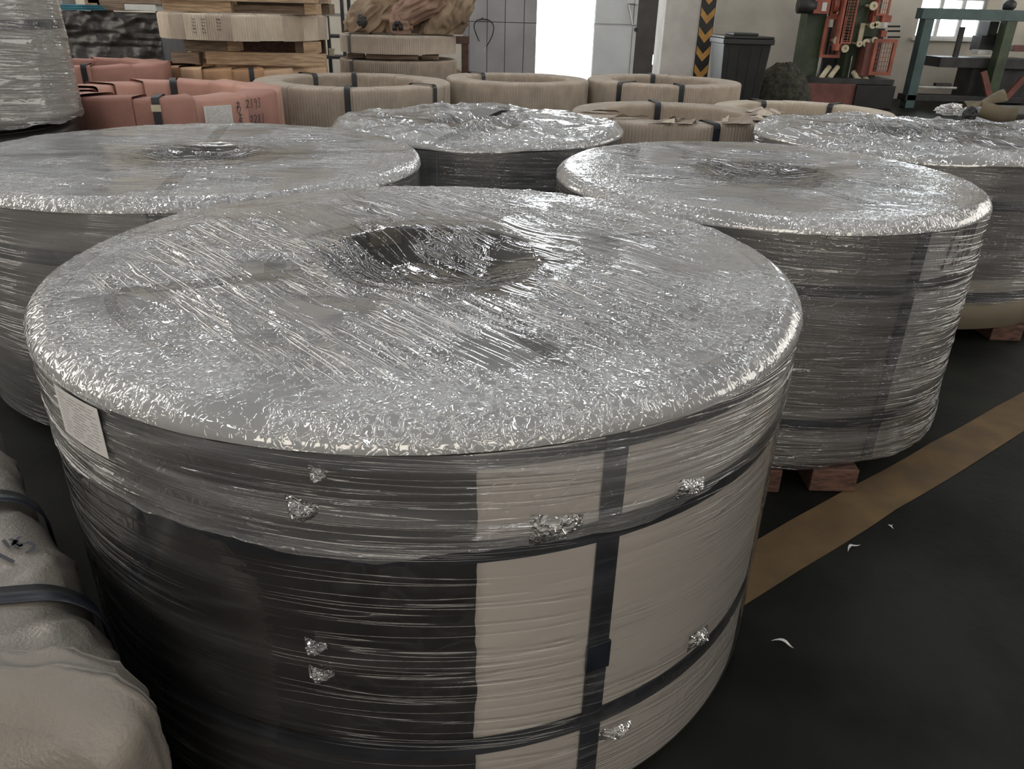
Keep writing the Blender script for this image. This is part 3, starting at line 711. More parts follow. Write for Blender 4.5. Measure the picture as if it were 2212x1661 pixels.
# straps hugging the pack
for s_ in strap_u:
    i0 = int(s_ / LX * (nu - 1)); V = []
    for off in (-.024, .024):
        row = Vs0[i0 * nv:(i0 + 1) * nv]
        for p in row:
            d_ = np.array([0, p[1] - cy, p[2] - cz]); d_ /= np.linalg.norm(d_) + 1e-9
            q = p + d_ * .015; V.append((q[0] + off, q[1], max(q[2], .006)))
    o = mesh('strap', V, gridF(2, nv), M['strap'], pk, True)
    md = o.modifiers.new('thick', 'SOLIDIFY'); md.thickness = .003; md.offset = 0
p_ = Vp[int(strap_u[0] / LX * (nu - 1)) * nv:(int(strap_u[0] / LX * (nu - 1)) + 1) * nv]
q_ = p_[int(nv * .50)]
MB().box((q_[0], q_[1], q_[2] + .011), (.056, .07, .006)).build('buckle', M['buckle'], pk, bevel=.001)
def packtop(u0, v0, rot):
    z0 = PZ[((PX - u0) ** 2 + (PY - v0) ** 2 < .05 ** 2) & (PZ > HZ_ * .8)].max()
    def f(a, b):
        c, s = math.cos(rot), math.sin(rot); x = u0 + a * c - b * s; y = v0 + a * s + b * c
        return (x, y, z0 + .002)
    return f
def pack_local(x, y, z=.45):
    p = atz(x, y, z)[:2] - np.array([-.485, .745]); return p @ pa, p @ pb
_u, _v = pack_local(14, 1228); ink('marker_writing', '15', packtop(_u, _v, rad(-62)), .05, .007, pk, M['marker'], .1, 1.0, 5)
_u, _v = pack_local(30, 1190); ink('marker_writing', '4', packtop(_u, _v, rad(-62)), .04, .006, pk, M['marker'], .1, 1.0, 6)

# ================================================================== CARDBOARD AND PAPER WRAPPED ROLLS
def cross(R, Ri, zb, zt, rc=.022, off=0.0):
    R, Ri, zt = R + off, Ri - off, zt + off; P = [(Ri, zb)]
    P += [(Ri, zb + (zt - rc - zb) * .5), (Ri, zt - rc)] + [(Ri + rc - rc * math.cos(a), zt - rc + rc * math.sin(a)) for a in (.5, 1.05, PI / 2)]
    P += [(Ri + (R - Ri) * .5, zt)]
    P += [(R - rc + rc * math.sin(a), zt - rc + rc * math.cos(a)) for a in (0, .5, 1.05, PI / 2)] + [(R, zb + (zt - rc - zb) * .5), (R, zb)]
    return P
def roll(label, X, Y, R, w, zb, zt, mtl, n_pan, straps=(), kind='flute', group='cardboard-wrapped rolls', seed=1, mats=None, name='wrapped_roll', strap_w=.04):
    t = thing(name, label, 'roll', (X, Y, 0), group); Ri = R - w; rs = random.Random(seed)
    pc = cross(R - .012, Ri + .012, zb, zt - .012, .012); pc.append(pc[0])
    MB().lathe(pc, 64).build('roll_core', M['cardcore'], t, True)
    span = 2 * PI / n_pan
    if kind == 'flute':
        nf = max(4, int(round(span * R / .021))); steps = nf * 4; a_over = 1.0
    else:
        steps = 10; a_over = 1.16
    P = cross(R, Ri, zb, zt); V = []
    for r, z in P:
        for k in range(steps + 1):
            a = (k / steps - .5) * span * a_over
            if kind == 'flute':
                am = .0032 * math.cos(2 * PI * k / 4) * (1 if z < zt - .003 else .25); edge = .003 if k in (0, steps) else 0
                rr = r + (am - edge) * (1 if r > (R + Ri) / 2 else -1)
                zz = z - edge + (.001 * math.cos(2 * PI * k / 4) if z >= zt - .003 else 0)
            else:
                f = k / steps; lift = .002 + .018 * f ** 1.5
                rr = r + lift * (1 if r > (R + Ri) / 2 else -1) + .006 * (vn(np.array([f * 3]), np.array([r * 9 + z * 7]), seed=seed).item() - .5)
                zz = z + (lift * .8 if z > zt - .03 else 0) + .005 * (vn(np.array([f * 3 + 9]), np.array([r * 9]), seed=seed).item() - .5) * (z > zb + .01)
            V.append((rr * math.cos(a), rr * math.sin(a), zz))
    F = gridF(len(P), steps + 1)
    nm = 'cardboard_panel' if kind == 'flute' else 'paper_panel'
    first = mesh(nm, V, F, mtl, t, kind != 'flute')
    meshes = {mtl.name: first.data}
    ph0 = rs.uniform(0, span); first.rotation_euler = (0, 0, ph0)
    for k in range(1, n_pan):
        mm = rs.choice(mats) if mats else mtl
        if mm.name not in meshes:
            d_ = first.data.copy(); d_.materials.clear(); d_.materials.append(mm); meshes[mm.name] = d_
        o = bpy.data.objects.new(nm, meshes[mm.name]); C.objects.link(o); o.parent = t
        o.rotation_euler = (0, 0, ph0 + k * span); s_ = 1 + rs.uniform(-.002, .003); o.scale = (s_, s_, 1 + rs.uniform(-.003, .003))
    for a in straps:
        P2 = cross(R, Ri, zb - .002, zt, .024, .010 if kind == 'flute' else .018); tx, ty = -math.sin(a), math.cos(a)
        V = [(r * math.cos(a) + tx * s * strap_w / 2, r * math.sin(a) + ty * s * strap_w / 2, z) for r, z in P2 for s in (-1, 1)]
        o = mesh('strap', V, [(2 * k, 2 * k + 1, 2 * k + 3, 2 * k + 2) for k in range(len(P2) - 1)], M['strap'], t)
        md = o.modifiers.new('thick', 'SOLIDIFY'); md.thickness = .003; md.offset = 0
    return t
def th_of(x, y, X, Y, z): p = atz(x, y, z); return math.atan2(p[1] - Y, p[0] - X)
def th_side(x, X, Y, R):
    """angle on the near side of a roll seen at pixel column x"""
    d = ray(x, 200)[:2]; d = d / np.linalg.norm(d); c_ = np.array([X, Y]); b = d @ c_; D = b * b - (c_ @ c_ - R * R)
    p = d * (b - math.sqrt(max(D, 0))); return math.atan2(p[1] - Y, p[0] - X)
def th_far(x, X, Y, R):
    d = ray(x, 170)[:2]; d = d / np.linalg.norm(d); c_ = np.array([X, Y]); b = d @ c_; D = b * b - (c_ @ c_ - R * R)
    p = d * (b + math.sqrt(max(D, 0))); return math.atan2(p[1] - Y, p[0] - X)

GR = 'cardboard-wrapped rolls'
rl = (-1.256, 6.2, .722)
roll('grey-brown cardboard roll behind the middle coil, with a torn corner and two straps', *rl, .20, .545, .795, M['card'], 14, [th_side(750, *rl), th_side(938, *rl), th_far(765, rl[0], rl[1], .52), th_far(660, rl[0], rl[1], .66)], seed=2)
rc_ = (-.02, 6.8, .582)
roll('cardboard roll standing in front of the bright doorway', *rc_, .17, .53, .797, M['card'], 12, [th_far(1028, rc_[0], rc_[1], .5)], seed=3)
rm = (1.215, 7.0, .640)
roll('cardboard roll with two straps in front of the white pillar', *rm, .20, .50, .796, M['card'], 13, [th_side(1338, *rm), th_side(1472, *rm), th_far(1410, rm[0], rm[1], .44)], seed=4)
rr_ = (2.09, 6.02, .64)
roll('low cardboard ring in front of the red and green machine', *rr_, .17, .45, .69, M['card2'], 13, [th_far(1658, rr_[0], rr_[1], .47), th_far(1815, rr_[0], rr_[1], .55)], seed=5)
rf = (.97, 5.05, .636)
rft = roll('loosened cardboard ring with ragged paper edges behind the grey right-hand coil', *rf, .20, .50, .752, M['card'], 13, [th_side(1558, *rf), th_far(1425, rf[0], rf[1], .46)], seed=6)
# ragged paper edges lying on that ring
rs = random.Random(4)
for k in range(16):
    a0 = rs.uniform(-2.9, .2); r0, r1 = .45 + rs.uniform(-.02, .03), .655 + rs.uniform(-.05, .02); n = 8; V = []
    wd = rs.uniform(.06, .16); tw = rs.uniform(-.3, .3)
    for i in range(n):
        f = i / (n - 1); r = r0 + (r1 - r0) * f
        for s in (0, 1):
            a = a0 + s * wd + tw * f; z = .762 + .003 * (k % 4) + s * rs.uniform(.0, .030) * math.sin(f * PI)
            V.append((r * math.cos(a), r * math.sin(a), z))
    V += [(x, y, z - .002) for x, y, z in V]
    F = [(2 * i, 2 * i + 1, 2 * i + 3, 2 * i + 2) for i in range(n - 1)] + [(2 * n + 2 * i, 2 * n + 2 * i + 2, 2 * n + 2 * i + 3, 2 * n + 2 * i + 1) for i in range(n - 1)]
    mesh('paper_strip', V, F, M['card3'] if k % 3 else M['card2'], rft)
# pink and orange paper rolls
p1 = (-2.13, 5.0, .632)
pk1 = roll('pink paper roll with a white label and handwritten numbers', *p1, .19, .55, .812, M['pink'], 13, [th_side(333, *p1), th_far(372, p1[0], p1[1], .46)], 'paper', 'paper-wrapped rolls', 7, [M['pink'], M['pink'], M['pinkd'], M['pinkl']])
a_ = th_side(333, *p1)
MB().box(((p1[2] + .024) * math.cos(a_), (p1[2] + .024) * math.sin(a_), .775), (.006, .05, .035), Matrix.Rotation(a_, 3, 'Z')).build('buckle', M['brass'], pk1, bevel=.001)
la, lb = th_side(432, *p1), th_side(491, *p1)
label_sheet(pk1, p1[2] + .020, la, lb, .675, .780, 12)
sg = 1 if th_side(560, *p1) > th_side(520, *p1) else -1
for tx_, x, z, h in (('2193', 520, .752, .048), ('2283', 525, .664, .048), ('@', 499, .735, .055), ('#', 501, .672, .05)):
    ink('marker_writing', tx_, cylsurf(p1[2] + .027, th_side(x, *p1), z), h, .005, pk1, M['marker'], .1, .85, len(tx_))
p2 = (-3.349, 6.6, .500)
roll('rose paper roll at the left behind the pale upper coil', *p2, .16, .70, .842, M['pinkd'], 11, [th_side(192, *p2)], 'paper', 'paper-wrapped rolls', 8)
po = (-2.426, 7.4, .672)
roll('orange paper roll carrying wooden blocks and a cardboard roll', *po, .2, .60, .802, M['orange_paper'], 17, [th_side(548, *po)], 'paper', 'paper-wrapped rolls', 9, [M['orange_paper'], M['tan_paper'], M['tan_paper']])
# stacked cardboard rolls
ct = (-2.414, 7.4, .702)
ctr = roll('pale cardboard roll with handwritten numbers stacked on wooden blocks', *ct, .22, 1.022, 1.217, M['card2'], 22, [], seed=10, mats=[M['card2'], M['card2'], M['card']])
for k, (tx_, x) in enumerate((('35287', 437), ('35265', 456), ('8215', 488))):
    ink('marker_writing', tx_, cylsurf(ct[2] + .007, th_side(x, *ct), 1.185, -PI / 2), .032, .004, ctr, M['marker'], .1, 1.0, k)
sa_ = (-1.254, 8.6, .583); sB = (-1.259, 8.6, .595)
roll('upper cardboard roll of the stack under the brown sackcloth', *sa_, .25, .885, 1.05, M['card'], 13, [th_side(762, *sa_)], seed=12)
roll('lower cardboard roll of the stack under the brown sackcloth', *sB, .25, .60, .822, M['card3'], 13, [th_side(764, *sB)], seed=13)
bt = thing('spacer_timbers', 'short brown timbers between the two stacked cardboard rolls', 'timber', (-1.257, 8.6, .832))
for x, y in ((-.38, -.30), (.36, -.30), (-.3, .3), (.3, .3), (0, -.42)): MB().box((x, y, .022), (.16 if x else .5, .1, .040)).build('timber_block', M['woodd'], bt, bevel=.003)

# supports under the rolls (mostly hidden)
def plinth(label, X, Y, R, z, mtl):
    t = thing('wooden_pallet', label, 'pallet', (X, Y, 0), 'pallets under the rolls'); z -= .006
    for s in (-1, 0, 1): MB().box((s * R * .55, 0, z * .45), (.12, R * 1.3, z * .9 - .004)).build('pallet_bearer', mtl, t)
    for k in range(5): MB().box((0, (k - 2) * R * .28, z - z * .05), (R * 1.45, R * .2, z * .1 - .002)).build('pallet_board', mtl, t)
    return t
for lb_, q, z in (('pallet under the torn grey-brown cardboard roll', rl, .545), ('pallet under the cardboard roll before the doorway', rc_, .53), ('pallet under the cardboard roll before the white pillar', rm, .50),
                  ('pallet under the low cardboard ring by the machine', rr_, .45), ('pallet under the loosened cardboard ring', rf, .50), ('pallet under the pink labelled paper roll', p1, .55),
                  ('pallet under the rose paper roll', p2, .70), ('pallet under the orange paper roll', po, .60), ('pallet under the stack with the brown sackcloth', sB, .60)):
    plinth(lb_, q[0], q[1], q[2], z, M['woodd'])
# wooden blocks on the orange roll
YB = po[1] - .42
pw = thing('wooden_pallet', 'pale wooden pallet between the orange roll and the numbered cardboard roll', 'pallet', (po[0], po[1], .829), 'pallets under the rolls')
def pbox(parent, nm, x0, y0, x1, y1, Y, dep, mtl, off=(0, 0, 0), bevel=.004):
    a = at(x0, (y0 + y1) / 2, Y)[0]; b = at(x1, (y0 + y1) / 2, Y)[0]; xm = (x0 + x1) / 2
    z0, z1 = at(xm, y1, Y)[2], at(xm, y0, Y)[2]
    return MB().bb((a - off[0], Y - off[1], z0 - off[2]), (b - off[0], Y + dep - off[1], z1 - off[2])).build(nm, mtl, parent, bevel=bevel)
o3 = (po[0], po[1], .829); zt_ = .207
for nm, xa, xb, ya, yb, z0, z1, mt in (('pallet_board', at(447, 130, 6.95)[0] - o3[0], at(702, 130, 6.95)[0] - o3[0], -.47, -.38, .0, .10, 'wood'),
                                      ('pallet_board', at(388, 125, 7.1)[0] - o3[0], at(446, 125, 7.1)[0] - o3[0], -.47, -.36, .0, .085, 'woodd'),
                                      ('pallet_block', at(405, 105, 7.1)[0] - o3[0], at(497, 105, 7.1)[0] - o3[0], -.36, -.20, .088, .186, 'woodd'),
                                      ('pallet_block', at(497, 105, 7.1)[0] - o3[0], at(518, 105, 7.1)[0] - o3[0], -.36, -.20, .10, .186, 'wood'),
                                      ('pallet_block', at(662, 105, 7.1)[0] - o3[0], at(690, 105, 7.1)[0] - o3[0], -.40, -.22, .10, .186, 'wood'),
                                      ('pallet_block', -.52, -.40, .1, .25, .0, .186, 'woodd'), ('pallet_block', .40, .52, .1, .25, .0, .186, 'woodd'), ('pallet_board', -.62, .62, .30, .36, .0, .186, 'redwood')):  # redwood back board is added, its dark colour standing in for the shadowed void
    MB().bb((xa, ya, z0), (xb, yb, z1)).build(nm, M[mt], pw, bevel=.004)
pu = thing('wooden_pallet', 'pale wooden pallet lying on top of the numbered cardboard roll', 'pallet', (po[0], po[1], 1.222), 'pallets under the rolls')
for nm, x0, x1, ya, yb, z0, z1, mt in (('pallet_block', 362, 508, -.50, -.34, 0, .085, 'wood'), ('pallet_board', 508, 662, -.42, -.3, 0, .06, 'woodd'), ('pallet_block', 662, 688, -.48, -.3, 0, .085, 'wood'),
                                       ('pallet_board', 348, 690, -.55, -.40, .087, .12, 'wood'), ('pallet_board', 348, 690, -.35, -.20, .087, .12, 'woodd'), ('pallet_board', 348, 690, -.1, .05, .087, .12, 'wood'), ('pallet_block', 362, 688, .0, .2, 0, .085, 'woodd')):
    a, b = at(x0, 15, 7.0)[0] - po[0], at(x1, 15, 7.0)[0] - po[0]
    MB().bb((a, ya, z0), (b, yb, z1)).build(nm, M[mt], pu, bevel=.004)

# crumpled sackcloth on the stack
def lobe(c_, rad_, ang, seed, amp, mtl, parent, nm='cloth_fold', tilt=0.0):
    n, m = 48, 72; a = np.linspace(.02, PI - .02, n); b = np.linspace(0, 2 * PI, m, endpoint=False); A, B = np.meshgrid(a, b, indexing='ij')
    d = np.stack([np.sin(A) * np.cos(B), np.sin(A) * np.sin(B), np.cos(A)], -1)
    q = d * 1.0
    r = 1 + amp * (rdg(vn(q[..., 0] * 1.5 + 5, q[..., 1] * 3 + 5, q[..., 2] * 4 + 5, seed=seed), 2) - .4) + amp * .5 * (fbm(q[..., 0] * 4 + 5, q[..., 1] * 4 + 5, q[..., 2] * 6 + 5, seed=seed + 3) - .5)
    P = d * r[..., None] * np.array(rad_)
    ct_, st_ = math.cos(tilt), math.sin(tilt); x, z = P[..., 0] * ct_ - P[..., 2] * st_, P[..., 0] * st_ + P[..., 2] * ct_
    ca, sa2 = math.cos(ang), math.sin(ang); y = P[..., 1]
    V = np.stack([x * ca - y * sa2 + c_[0], x * sa2 + y * ca + c_[1], np.maximum(z + c_[2], .0)], -1).reshape(-1, 3)
    return mesh(nm, V, gridF(n, m, True), mtl, parent, True)
sk = thing('sackcloth_heap', 'crumpled heap of brown sackcloth on top of the cardboard stack', 'sackcloth', (-1.254, 8.6, 1.062))
def skp(x, y, yy): p = at(x, y, 8.6 + yy); return (p[0] + 1.254, yy, p[2] - 1.062)
lobe(skp(872, 22, .0), (.40, .32, .26), 0, 3, .35, M['sack'], sk, 'cloth_body')
lobe(skp(800, 40, -.20), (.26, .16, .17), .3, 5, .35, M['sack'], sk, tilt=.7)
lobe(skp(868, 48, -.30), (.11, .10, .16), .2, 7, .3, M['sackp'], sk)
lobe(skp(905, 12, -.30), (.30, .13, .13), -.1, 9, .3, M['sackp'], sk, tilt=.45)
lobe(skp(950, 38, -.22), (.12, .13, .32), .2, 12, .35, M['sack'], sk, tilt=-.55)
lobe(skp(985, 30, -.10), (.13, .14, .30), .1, 15, .35, M['sack'], sk, tilt=-.45)
pp = [np.array(skp(x, y, -.42)) for x, y in ((852, 66), (852, 54), (858, 49), (864, 52), (867, 66))]
MB().tube(pp, .022, 8).build('black_hose', M['black'], sk, True)
lobe(skp(782, 45, -.36), (.05, .04, .06), .3, 18, .2, M['dmetal'], sk, 'dark_rag')

# ================================================================== BACKGROUND THINGS, left
YC = 9.0
ck = thing('wrapped_crate', 'black plastic-wrapped crate behind the rose paper roll', 'crate', tuple(at(240, 130, YC) * np.array([1, 1, 0])))
ca_, cb_ = at(140, 60, YC), at(345, 60, YC); ctop = at(240, 25, YC)[2]
nU, nV = 90, 50
xs_ = np.linspace(ca_[0], cb_[0], nU); zs_ = np.linspace(.12, ctop, nV); XX, ZZ = np.meshgrid(xs_, zs_, indexing='ij')
YY = YC - .03 * rdg(fbm(XX * 4, ZZ * 6, seed=3), 2) - .02 * rdg(vn(XX * 2, ZZ * 30, seed=4), 3)
org = np.array(ck.location)
mesh('front_wrap', np.stack([XX, YY, ZZ], -1).reshape(-1, 3) - org, gridF(nU, nV), M['blackwrap'], ck, True)
MB().bb(np.array([ca_[0] + .01, YC + .0, .12]) - org, np.array([cb_[0] - .01, YC + .7, ctop - .01]) - org).build('crate_body', M['blackwrap'], ck, bevel=.03)
MB().bb(np.array([ca_[0], YC + .02, 0]) - org, np.array([cb_[0], YC + .7, .118]) - org).build('crate_skid', M['woodd'], ck)
gc = struct(MB().bb((at(118, 80, 9.9)[0], 9.9, 0), (at(150, 80, 9.9)[0], 10.2, HZ)).build('column', M['grey']), 'grey column at the far left behind the black crate')
tp = thing('tarpaulin', 'folded teal tarpaulin on a stand at the upper left', 'tarpaulin', (at(145, 15, 9.5)[0], 9.75, 0))
to = np.array(tp.location); za, zb_ = at(145, 22, 9.5)[2], at(145, 9, 9.5)[2]; xa, xb = at(100, 15, 9.5)[0], at(182, 15, 9.5)[0]
for k in range(3): MB().bb(np.array([xa + .03 * k, 9.5, za + (zb_ - za) * k / 3]) - to, np.array([xb - .02 * k, 10.0, za + (zb_ - za) * (k + .9) / 3]) - to).build('tarpaulin_fold', M['tarp'], tp, bevel=.008)
for x in (xa + .06, xb - .06):
    for y in (9.55, 9.95): MB().bb(np.array([x - .02, y - .02, 0]) - to, np.array([x + .02, y + .02, za - .002]) - to).build('stand_leg', M['dmetal'], tp)
# timber stack right of tarpaulin
tk = thing('timber_stack', 'stack of dark and orange timbers above the black crate', 'timber', (at(255, 10, 9.9)[0], 10.1, 0)); to = np.array(tk.location)
for x0, x1, y0, y1, mt in ((186, 212, -10, 22, 'wood'), (212, 268, 7, 22, 'woodd'), (268, 335, 8, 22, 'frame'), (190, 345, -12, 7, 'woodd')):
    a, b = at(x0, y1, 10.1), at(x1, y0, 10.1); MB().bb(a - to, np.array([b[0], 10.6, b[2]]) - to).build('timber', M[mt], tk, bevel=.004)
zl = at(260, 22, 10.1)[2]
for x in (190, 330): 
    xx = at(x, 15, 10.1)[0]; MB().bb(np.array([xx, 10.15, 0]) - to, np.array([xx + .08, 10.55, zl - .002]) - to).build('stand_leg', M['woodd'], tk)
# steel rack
rk = thing('steel_rack', 'dark steel shelving rack between the two cardboard stacks', 'rack', (at(715, 60, 9.9)[0], 10.1, 0)); to = np.array(rk.location)
xa, xb = at(692, 60, 9.9)[0], at(742, 60, 9.9)[0]
for x in (xa, xb):
    for y in (9.9, 10.3): MB().bb(np.array([x - .02, y - .02, 0]) - to, np.array([x + .02, y + .02, 2.4]) - to).build('rack_post', M['dmetal'], rk)
for z in (.35, .72, .95, 1.18, 1.42, 1.7): MB().bb(np.array([xa, 9.9, z]) - to, np.array([xb, 10.3, z + .03]) - to).build('rack_shelf', M['grey'] if z > 1.1 else M['dmetal'], rk)
jr = thing('brass_fitting', 'small shining brass fitting on the dark steel rack', 'fitting', (at(716, 130, 9.95)[0], 10.0, .752)); MB().cyl((0, 0, 0), (0, 0, .06), .03).build('fitting_body', M['brass'], jr); MB().cyl((0, 0, .06), (0, 0, .08), .04, n=6).build('fitting_nut', M['brass'], jr)
# rust post by the stack
rp_ = thing('steel_stand', 'rust-brown steel stand right of the sackcloth stack', 'stand', (at(1005, 120, 9.4)[0], 9.4, 0)); to = np.array(rp_.location)
ztp = at(1005, 78, 9.4)[2]
MB().bb((-.04, -.04, 0), (.04, .04, ztp)).build('stand_post', M['rust'], rp_, bevel=.004)
MB().bb((-.14, -.05, ztp - .08), (.05, .05, ztp)).build('stand_head', M['rust'], rp_, bevel=.004)
MB().bb((-.18, -.18, 0), (.18, .18, .02)).build('stand_base', M['rust'], rp_)
MB().cyl((-.10, -.05, .62), (-.10, .06, .62), .06).build('stand_knob', M['wood'], rp_)

# ================================================================== BIN AND HEAP
YBn = 10.4
bc = at(1617, 100, YBn); bh = at(1617, 84, YBn)[2]; bw = (at(1672, 100, YBn)[0] - at(1562, 100, YBn)[0]) / 2
bn = thing('wheeled_bin', 'black plastic wheeled rubbish bin against the cream wall', 'bin', (bc[0], YBn + .38, 0))
def taper(z0, z1, w0, d0, w1, d1): 
    V = [(sx * w / 2, sy * d / 2, z) for z, w, d in ((z0, w0, d0), (z1, w1, d1)) for sx, sy in ((-1, -1), (1, -1), (1, 1), (-1, 1))]
    return V, [(0, 1, 5, 4), (1, 2, 6, 5), (2, 3, 7, 6), (3, 0, 4, 7), (3, 2, 1, 0), (4, 5, 6, 7)]
V, F = taper(.06, bh - .06, bw * 1.50, .52, bw * 1.88, .70); MB().add(V, F).build('bin_body', M['bin'], bn, bevel=.02)
for s in (-.5, -.17, .17, .5):
    V, F = taper(.10, bh - .10, .03, .02, .04, .02); V = [(x + s * bw * 1.3 * (1 if z > .5 else .82), y - (.26 if z < .5 else .345), z) for x, y, z in V]; MB().add(V, F).build('bin_rib', M['bin'], bn)
MB().box((0, 0, bh - .035), (bw * 2.02, .78, .06)).build('bin_rim', M['bin'], bn, bevel=.01)
lid = MB().box((0, .0, bh + .012), (bw * 1.98, .76, .03)).build('bin_lid', M['bin'], bn, bevel=.012)
MB().box((-.02, -.05, bh + .045), (bw * 1.0, .45, .035)).build('lid_dome', M['bin'], lid, bevel=.015)
MB().box((bw * .86, .05, bh - .005), (bw * .4, .5, .05)).build('bin_handle', M['bin'], bn, bevel=.012)
MB().cyl((bw * 1.0, .05, bh - .06), (bw * 1.2, .05, bh - .06), .035).build('hinge_pin', M['bin'], bn)
for s in (-1, 1): MB().cyl((s * bw * .7, .3, .1), (s * bw * .85, .3, .1), .1, n=24).build('wheel', M['black'], bn)
hp_ = at(1694, 150, 11.2)
he = thing('fibre_heap', 'dark shaggy heap of waste against the wall beside the bin', 'heap', (hp_[0], 11.2, 0))
n, m = 40, 80; a = np.linspace(0, 1, n); b = np.linspace(0, 2 * PI, m, endpoint=False); A, B = np.meshgrid(a, b, indexing='ij')
hz = at(1690, 138, 11.0)[2]; rr = .46 * A * (1 + .2 * (fbm(np.cos(B) * 2 + 4, np.sin(B) * 2 + 4, seed=4) - .5)); z = hz * np.sqrt(np.clip(1 - A ** 2.2, 0, 1)) * (1 + .12 * (fbm(np.cos(B) * A * 5 + 9, np.sin(B) * A * 5 + 9, seed=6) - .5)) * (A < .999)
V = np.stack([rr * np.cos(B), rr * np.sin(B) * .8, z], -1).reshape(-1, 3); mesh('heap_body', V, gridF(n, m, True), M['heap'], he, True)
rs = random.Random(2); mbh = MB()
for k in range(160):
    f, g = rs.uniform(.05, .8), rs.uniform(0, 2 * PI); x, y = .39 * f * math.cos(g), .31 * f * math.sin(g); zz = hz * math.sqrt(1 - f ** 2.2)
    mbh.cyl((x, y, zz - .03), (x + rs.uniform(-.05, .05), y + rs.uniform(-.05, .05), zz + rs.uniform(.0, .02)), .006, .003, n=4)
tag(mbh.build('loose_fibres', M['heap'], he), None, None, None, 'stuff')

# ================================================================== MACHINE 1 (red guards, green posts)
YM = 13.6
mo = np.array([at(1840, 150, YM)[0], YM, 0]); m1 = thing('press_machine', 'green press machine with red-orange wire guards and cream rollers', 'machine', tuple(mo))
def mbx(nm, x0, y0, x1, y1, mt, dy=0.0, dep=.3, parent=m1, floor=False, Y=YM, org=mo, bevel=.006):
    xm = (x0 + x1) / 2; ym = (y0 + y1) / 2; YY = Y + dy
    a, b = at(x0, ym, YY)[0], at(x1, ym, YY)[0]; z0 = 0 if floor else at(xm, y1, YY)[2]; z1 = at(xm, y0, YY)[2]
    return MB().bb(np.array([a, YY, z0]) - org, np.array([b, YY + dep, z1]) - org).build(nm, M[mt], parent, bevel=bevel)
def guard(nm, x0, y0, x1, y1, dy, nx, nz, bar=.03, wire=.007, parent=m1, mt='red', Y=YM, org=mo):
    xm = (x0 + x1) / 2; ym = (y0 + y1) / 2; YY = Y + dy
    a, b = at(x0, ym, YY)[0], at(x1, ym, YY)[0]; z0, z1 = at(xm, y1, YY)[2], at(xm, y0, YY)[2]
    f = MB()
    for x in (a, b - bar): f.bb(np.array([x, YY, z0]) - org, np.array([x + bar, YY + bar, z1]) - org)
    for z in (z0, z1 - bar): f.bb(np.array([a + bar, YY, z]) - org, np.array([b - bar, YY + bar, z + bar]) - org)
    o = f.build(nm, M[mt], parent)
    w = MB()
    for k in range(1, nx): x = a + (b - a) * k / nx; w.bb(np.array([x - wire / 2, YY + .01, z0]) - org, np.array([x + wire / 2, YY + .01 + wire, z1]) - org)
    for k in range(1, nz): z = z0 + (z1 - z0) * k / nz; w.bb(np.array([a, YY + .012, z - wire / 2]) - org, np.array([b, YY + .012 + wire, z + wire / 2]) - org)
    w.build('guard_wires', M[mt], o); return o
mbx('post', 1738, -60, 1778, 205, 'green', .0, .35, floor=True)
mbx('guide_rail', 1775, 25, 1780, 168, 'metal', -.05, .05)
mbx('guide_rail', 1836, 120, 1839, 168, 'metal', -.05, .05)
mbx('post', 1838, -60, 1868, 190, 'green', .05, .35, floor=True)
mbx('back_plate', 1780, 60, 1900, 180, 'dmetal', .45, .08)
mbx('back_plate', 1868, -50, 1905, 80, 'green', .35, .1)
q0, q1 = at(1724, 12, YM - .1), at(1760, 12, YM - .1)
MB().cyl(q0 - mo, q1 - mo, .115, n=24).build('motor', M['dmetal'], m1, True)
mbx('control_box', 1762, -30, 1796, 30, 'red', -.2, .25); mbx('warning_label', 1776, 5, 1786, 24, 'paper', -.206, .004, bevel=0)
q0, q1 = at(1797, 10, YM - .05), at(1808, 10, YM - .05); MB().cyl(q0 - mo, q1 - mo, .13, n=20).build('brake_drum', M['red'], m1)
guard('wire_guard', 1778, 35, 1822, 125, -.12, 5, 1, .045); guard('wire_guard', 1800, -50, 1835, 36, -.12, 3, 1, .04)
guard('wire_guard', 1826, -50, 1852, 95, -.30, 3, 22, .025); mbx('guard_side', 1819, -40, 1827, 110, 'red', -.3, .2)
mbx('belt_cover', 1800, 35, 1812, 100, 'woodd', -.02, .06)
def wheel(x, y, r, dy=-.25, dep=.12):
    r *= 1.13
    p = at(x, y, YM + dy) - mo
    o = MB().lathe([(r * .35, 0), (r, 0), (r, dep * .3), (r * .35, dep * .3), (r * .35, 0)], 24).build('guide_wheel', M['cream'], m1)
    o.rotation_euler = (PI / 2, 0, 0); o.location = p + np.array([0, dep * .3, 0])
    a = MB().cyl((0, 0, -dep * 2.2), (0, 0, .01), r * .38, n=12).build('axle', M['cream'], o)
for x, y, r in ((1826, 105, .052), (1810, 88, .055), (1872, 93, .052), (1890, 87, .042), (1886, 55, .042), (1895, 53, .042), (1888, 13, .055), (1857, 95, .04)): wheel(x, y, r)
mbx('lever', 1856, 50, 1866, 92, 'cream', -.05, .04)
guard('wire_guard', 1884, 84, 1932, 163, -.35, 8, 8, .05); mbx('guard_side', 1866, 92, 1884, 165, 'redd', -.3, .3)
mbx('guard_cover', 1893, -50, 1903, 50, 'red', -.1, .2); guard('wire_guard', 1900, -50, 1928, 34, -.15, 6, 6, .03); mbx('switch_box', 1906, 33, 1926, 48, 'red', -.18, .12); mbx('data_plate', 1909, 48, 1918, 60, 'paper', -.18, .01, bevel=0)
mbx('hinge_block', 1904, 66, 1916, 80, 'red', -.2, .12)
for y in (57, 67, 80): q0, q1 = at(1918, y, YM - .1), at(1944, y, YM - .1); MB().cyl(q0 - mo, q1 - mo, .014, n=8).build('rod', M['dmetal'], m1)
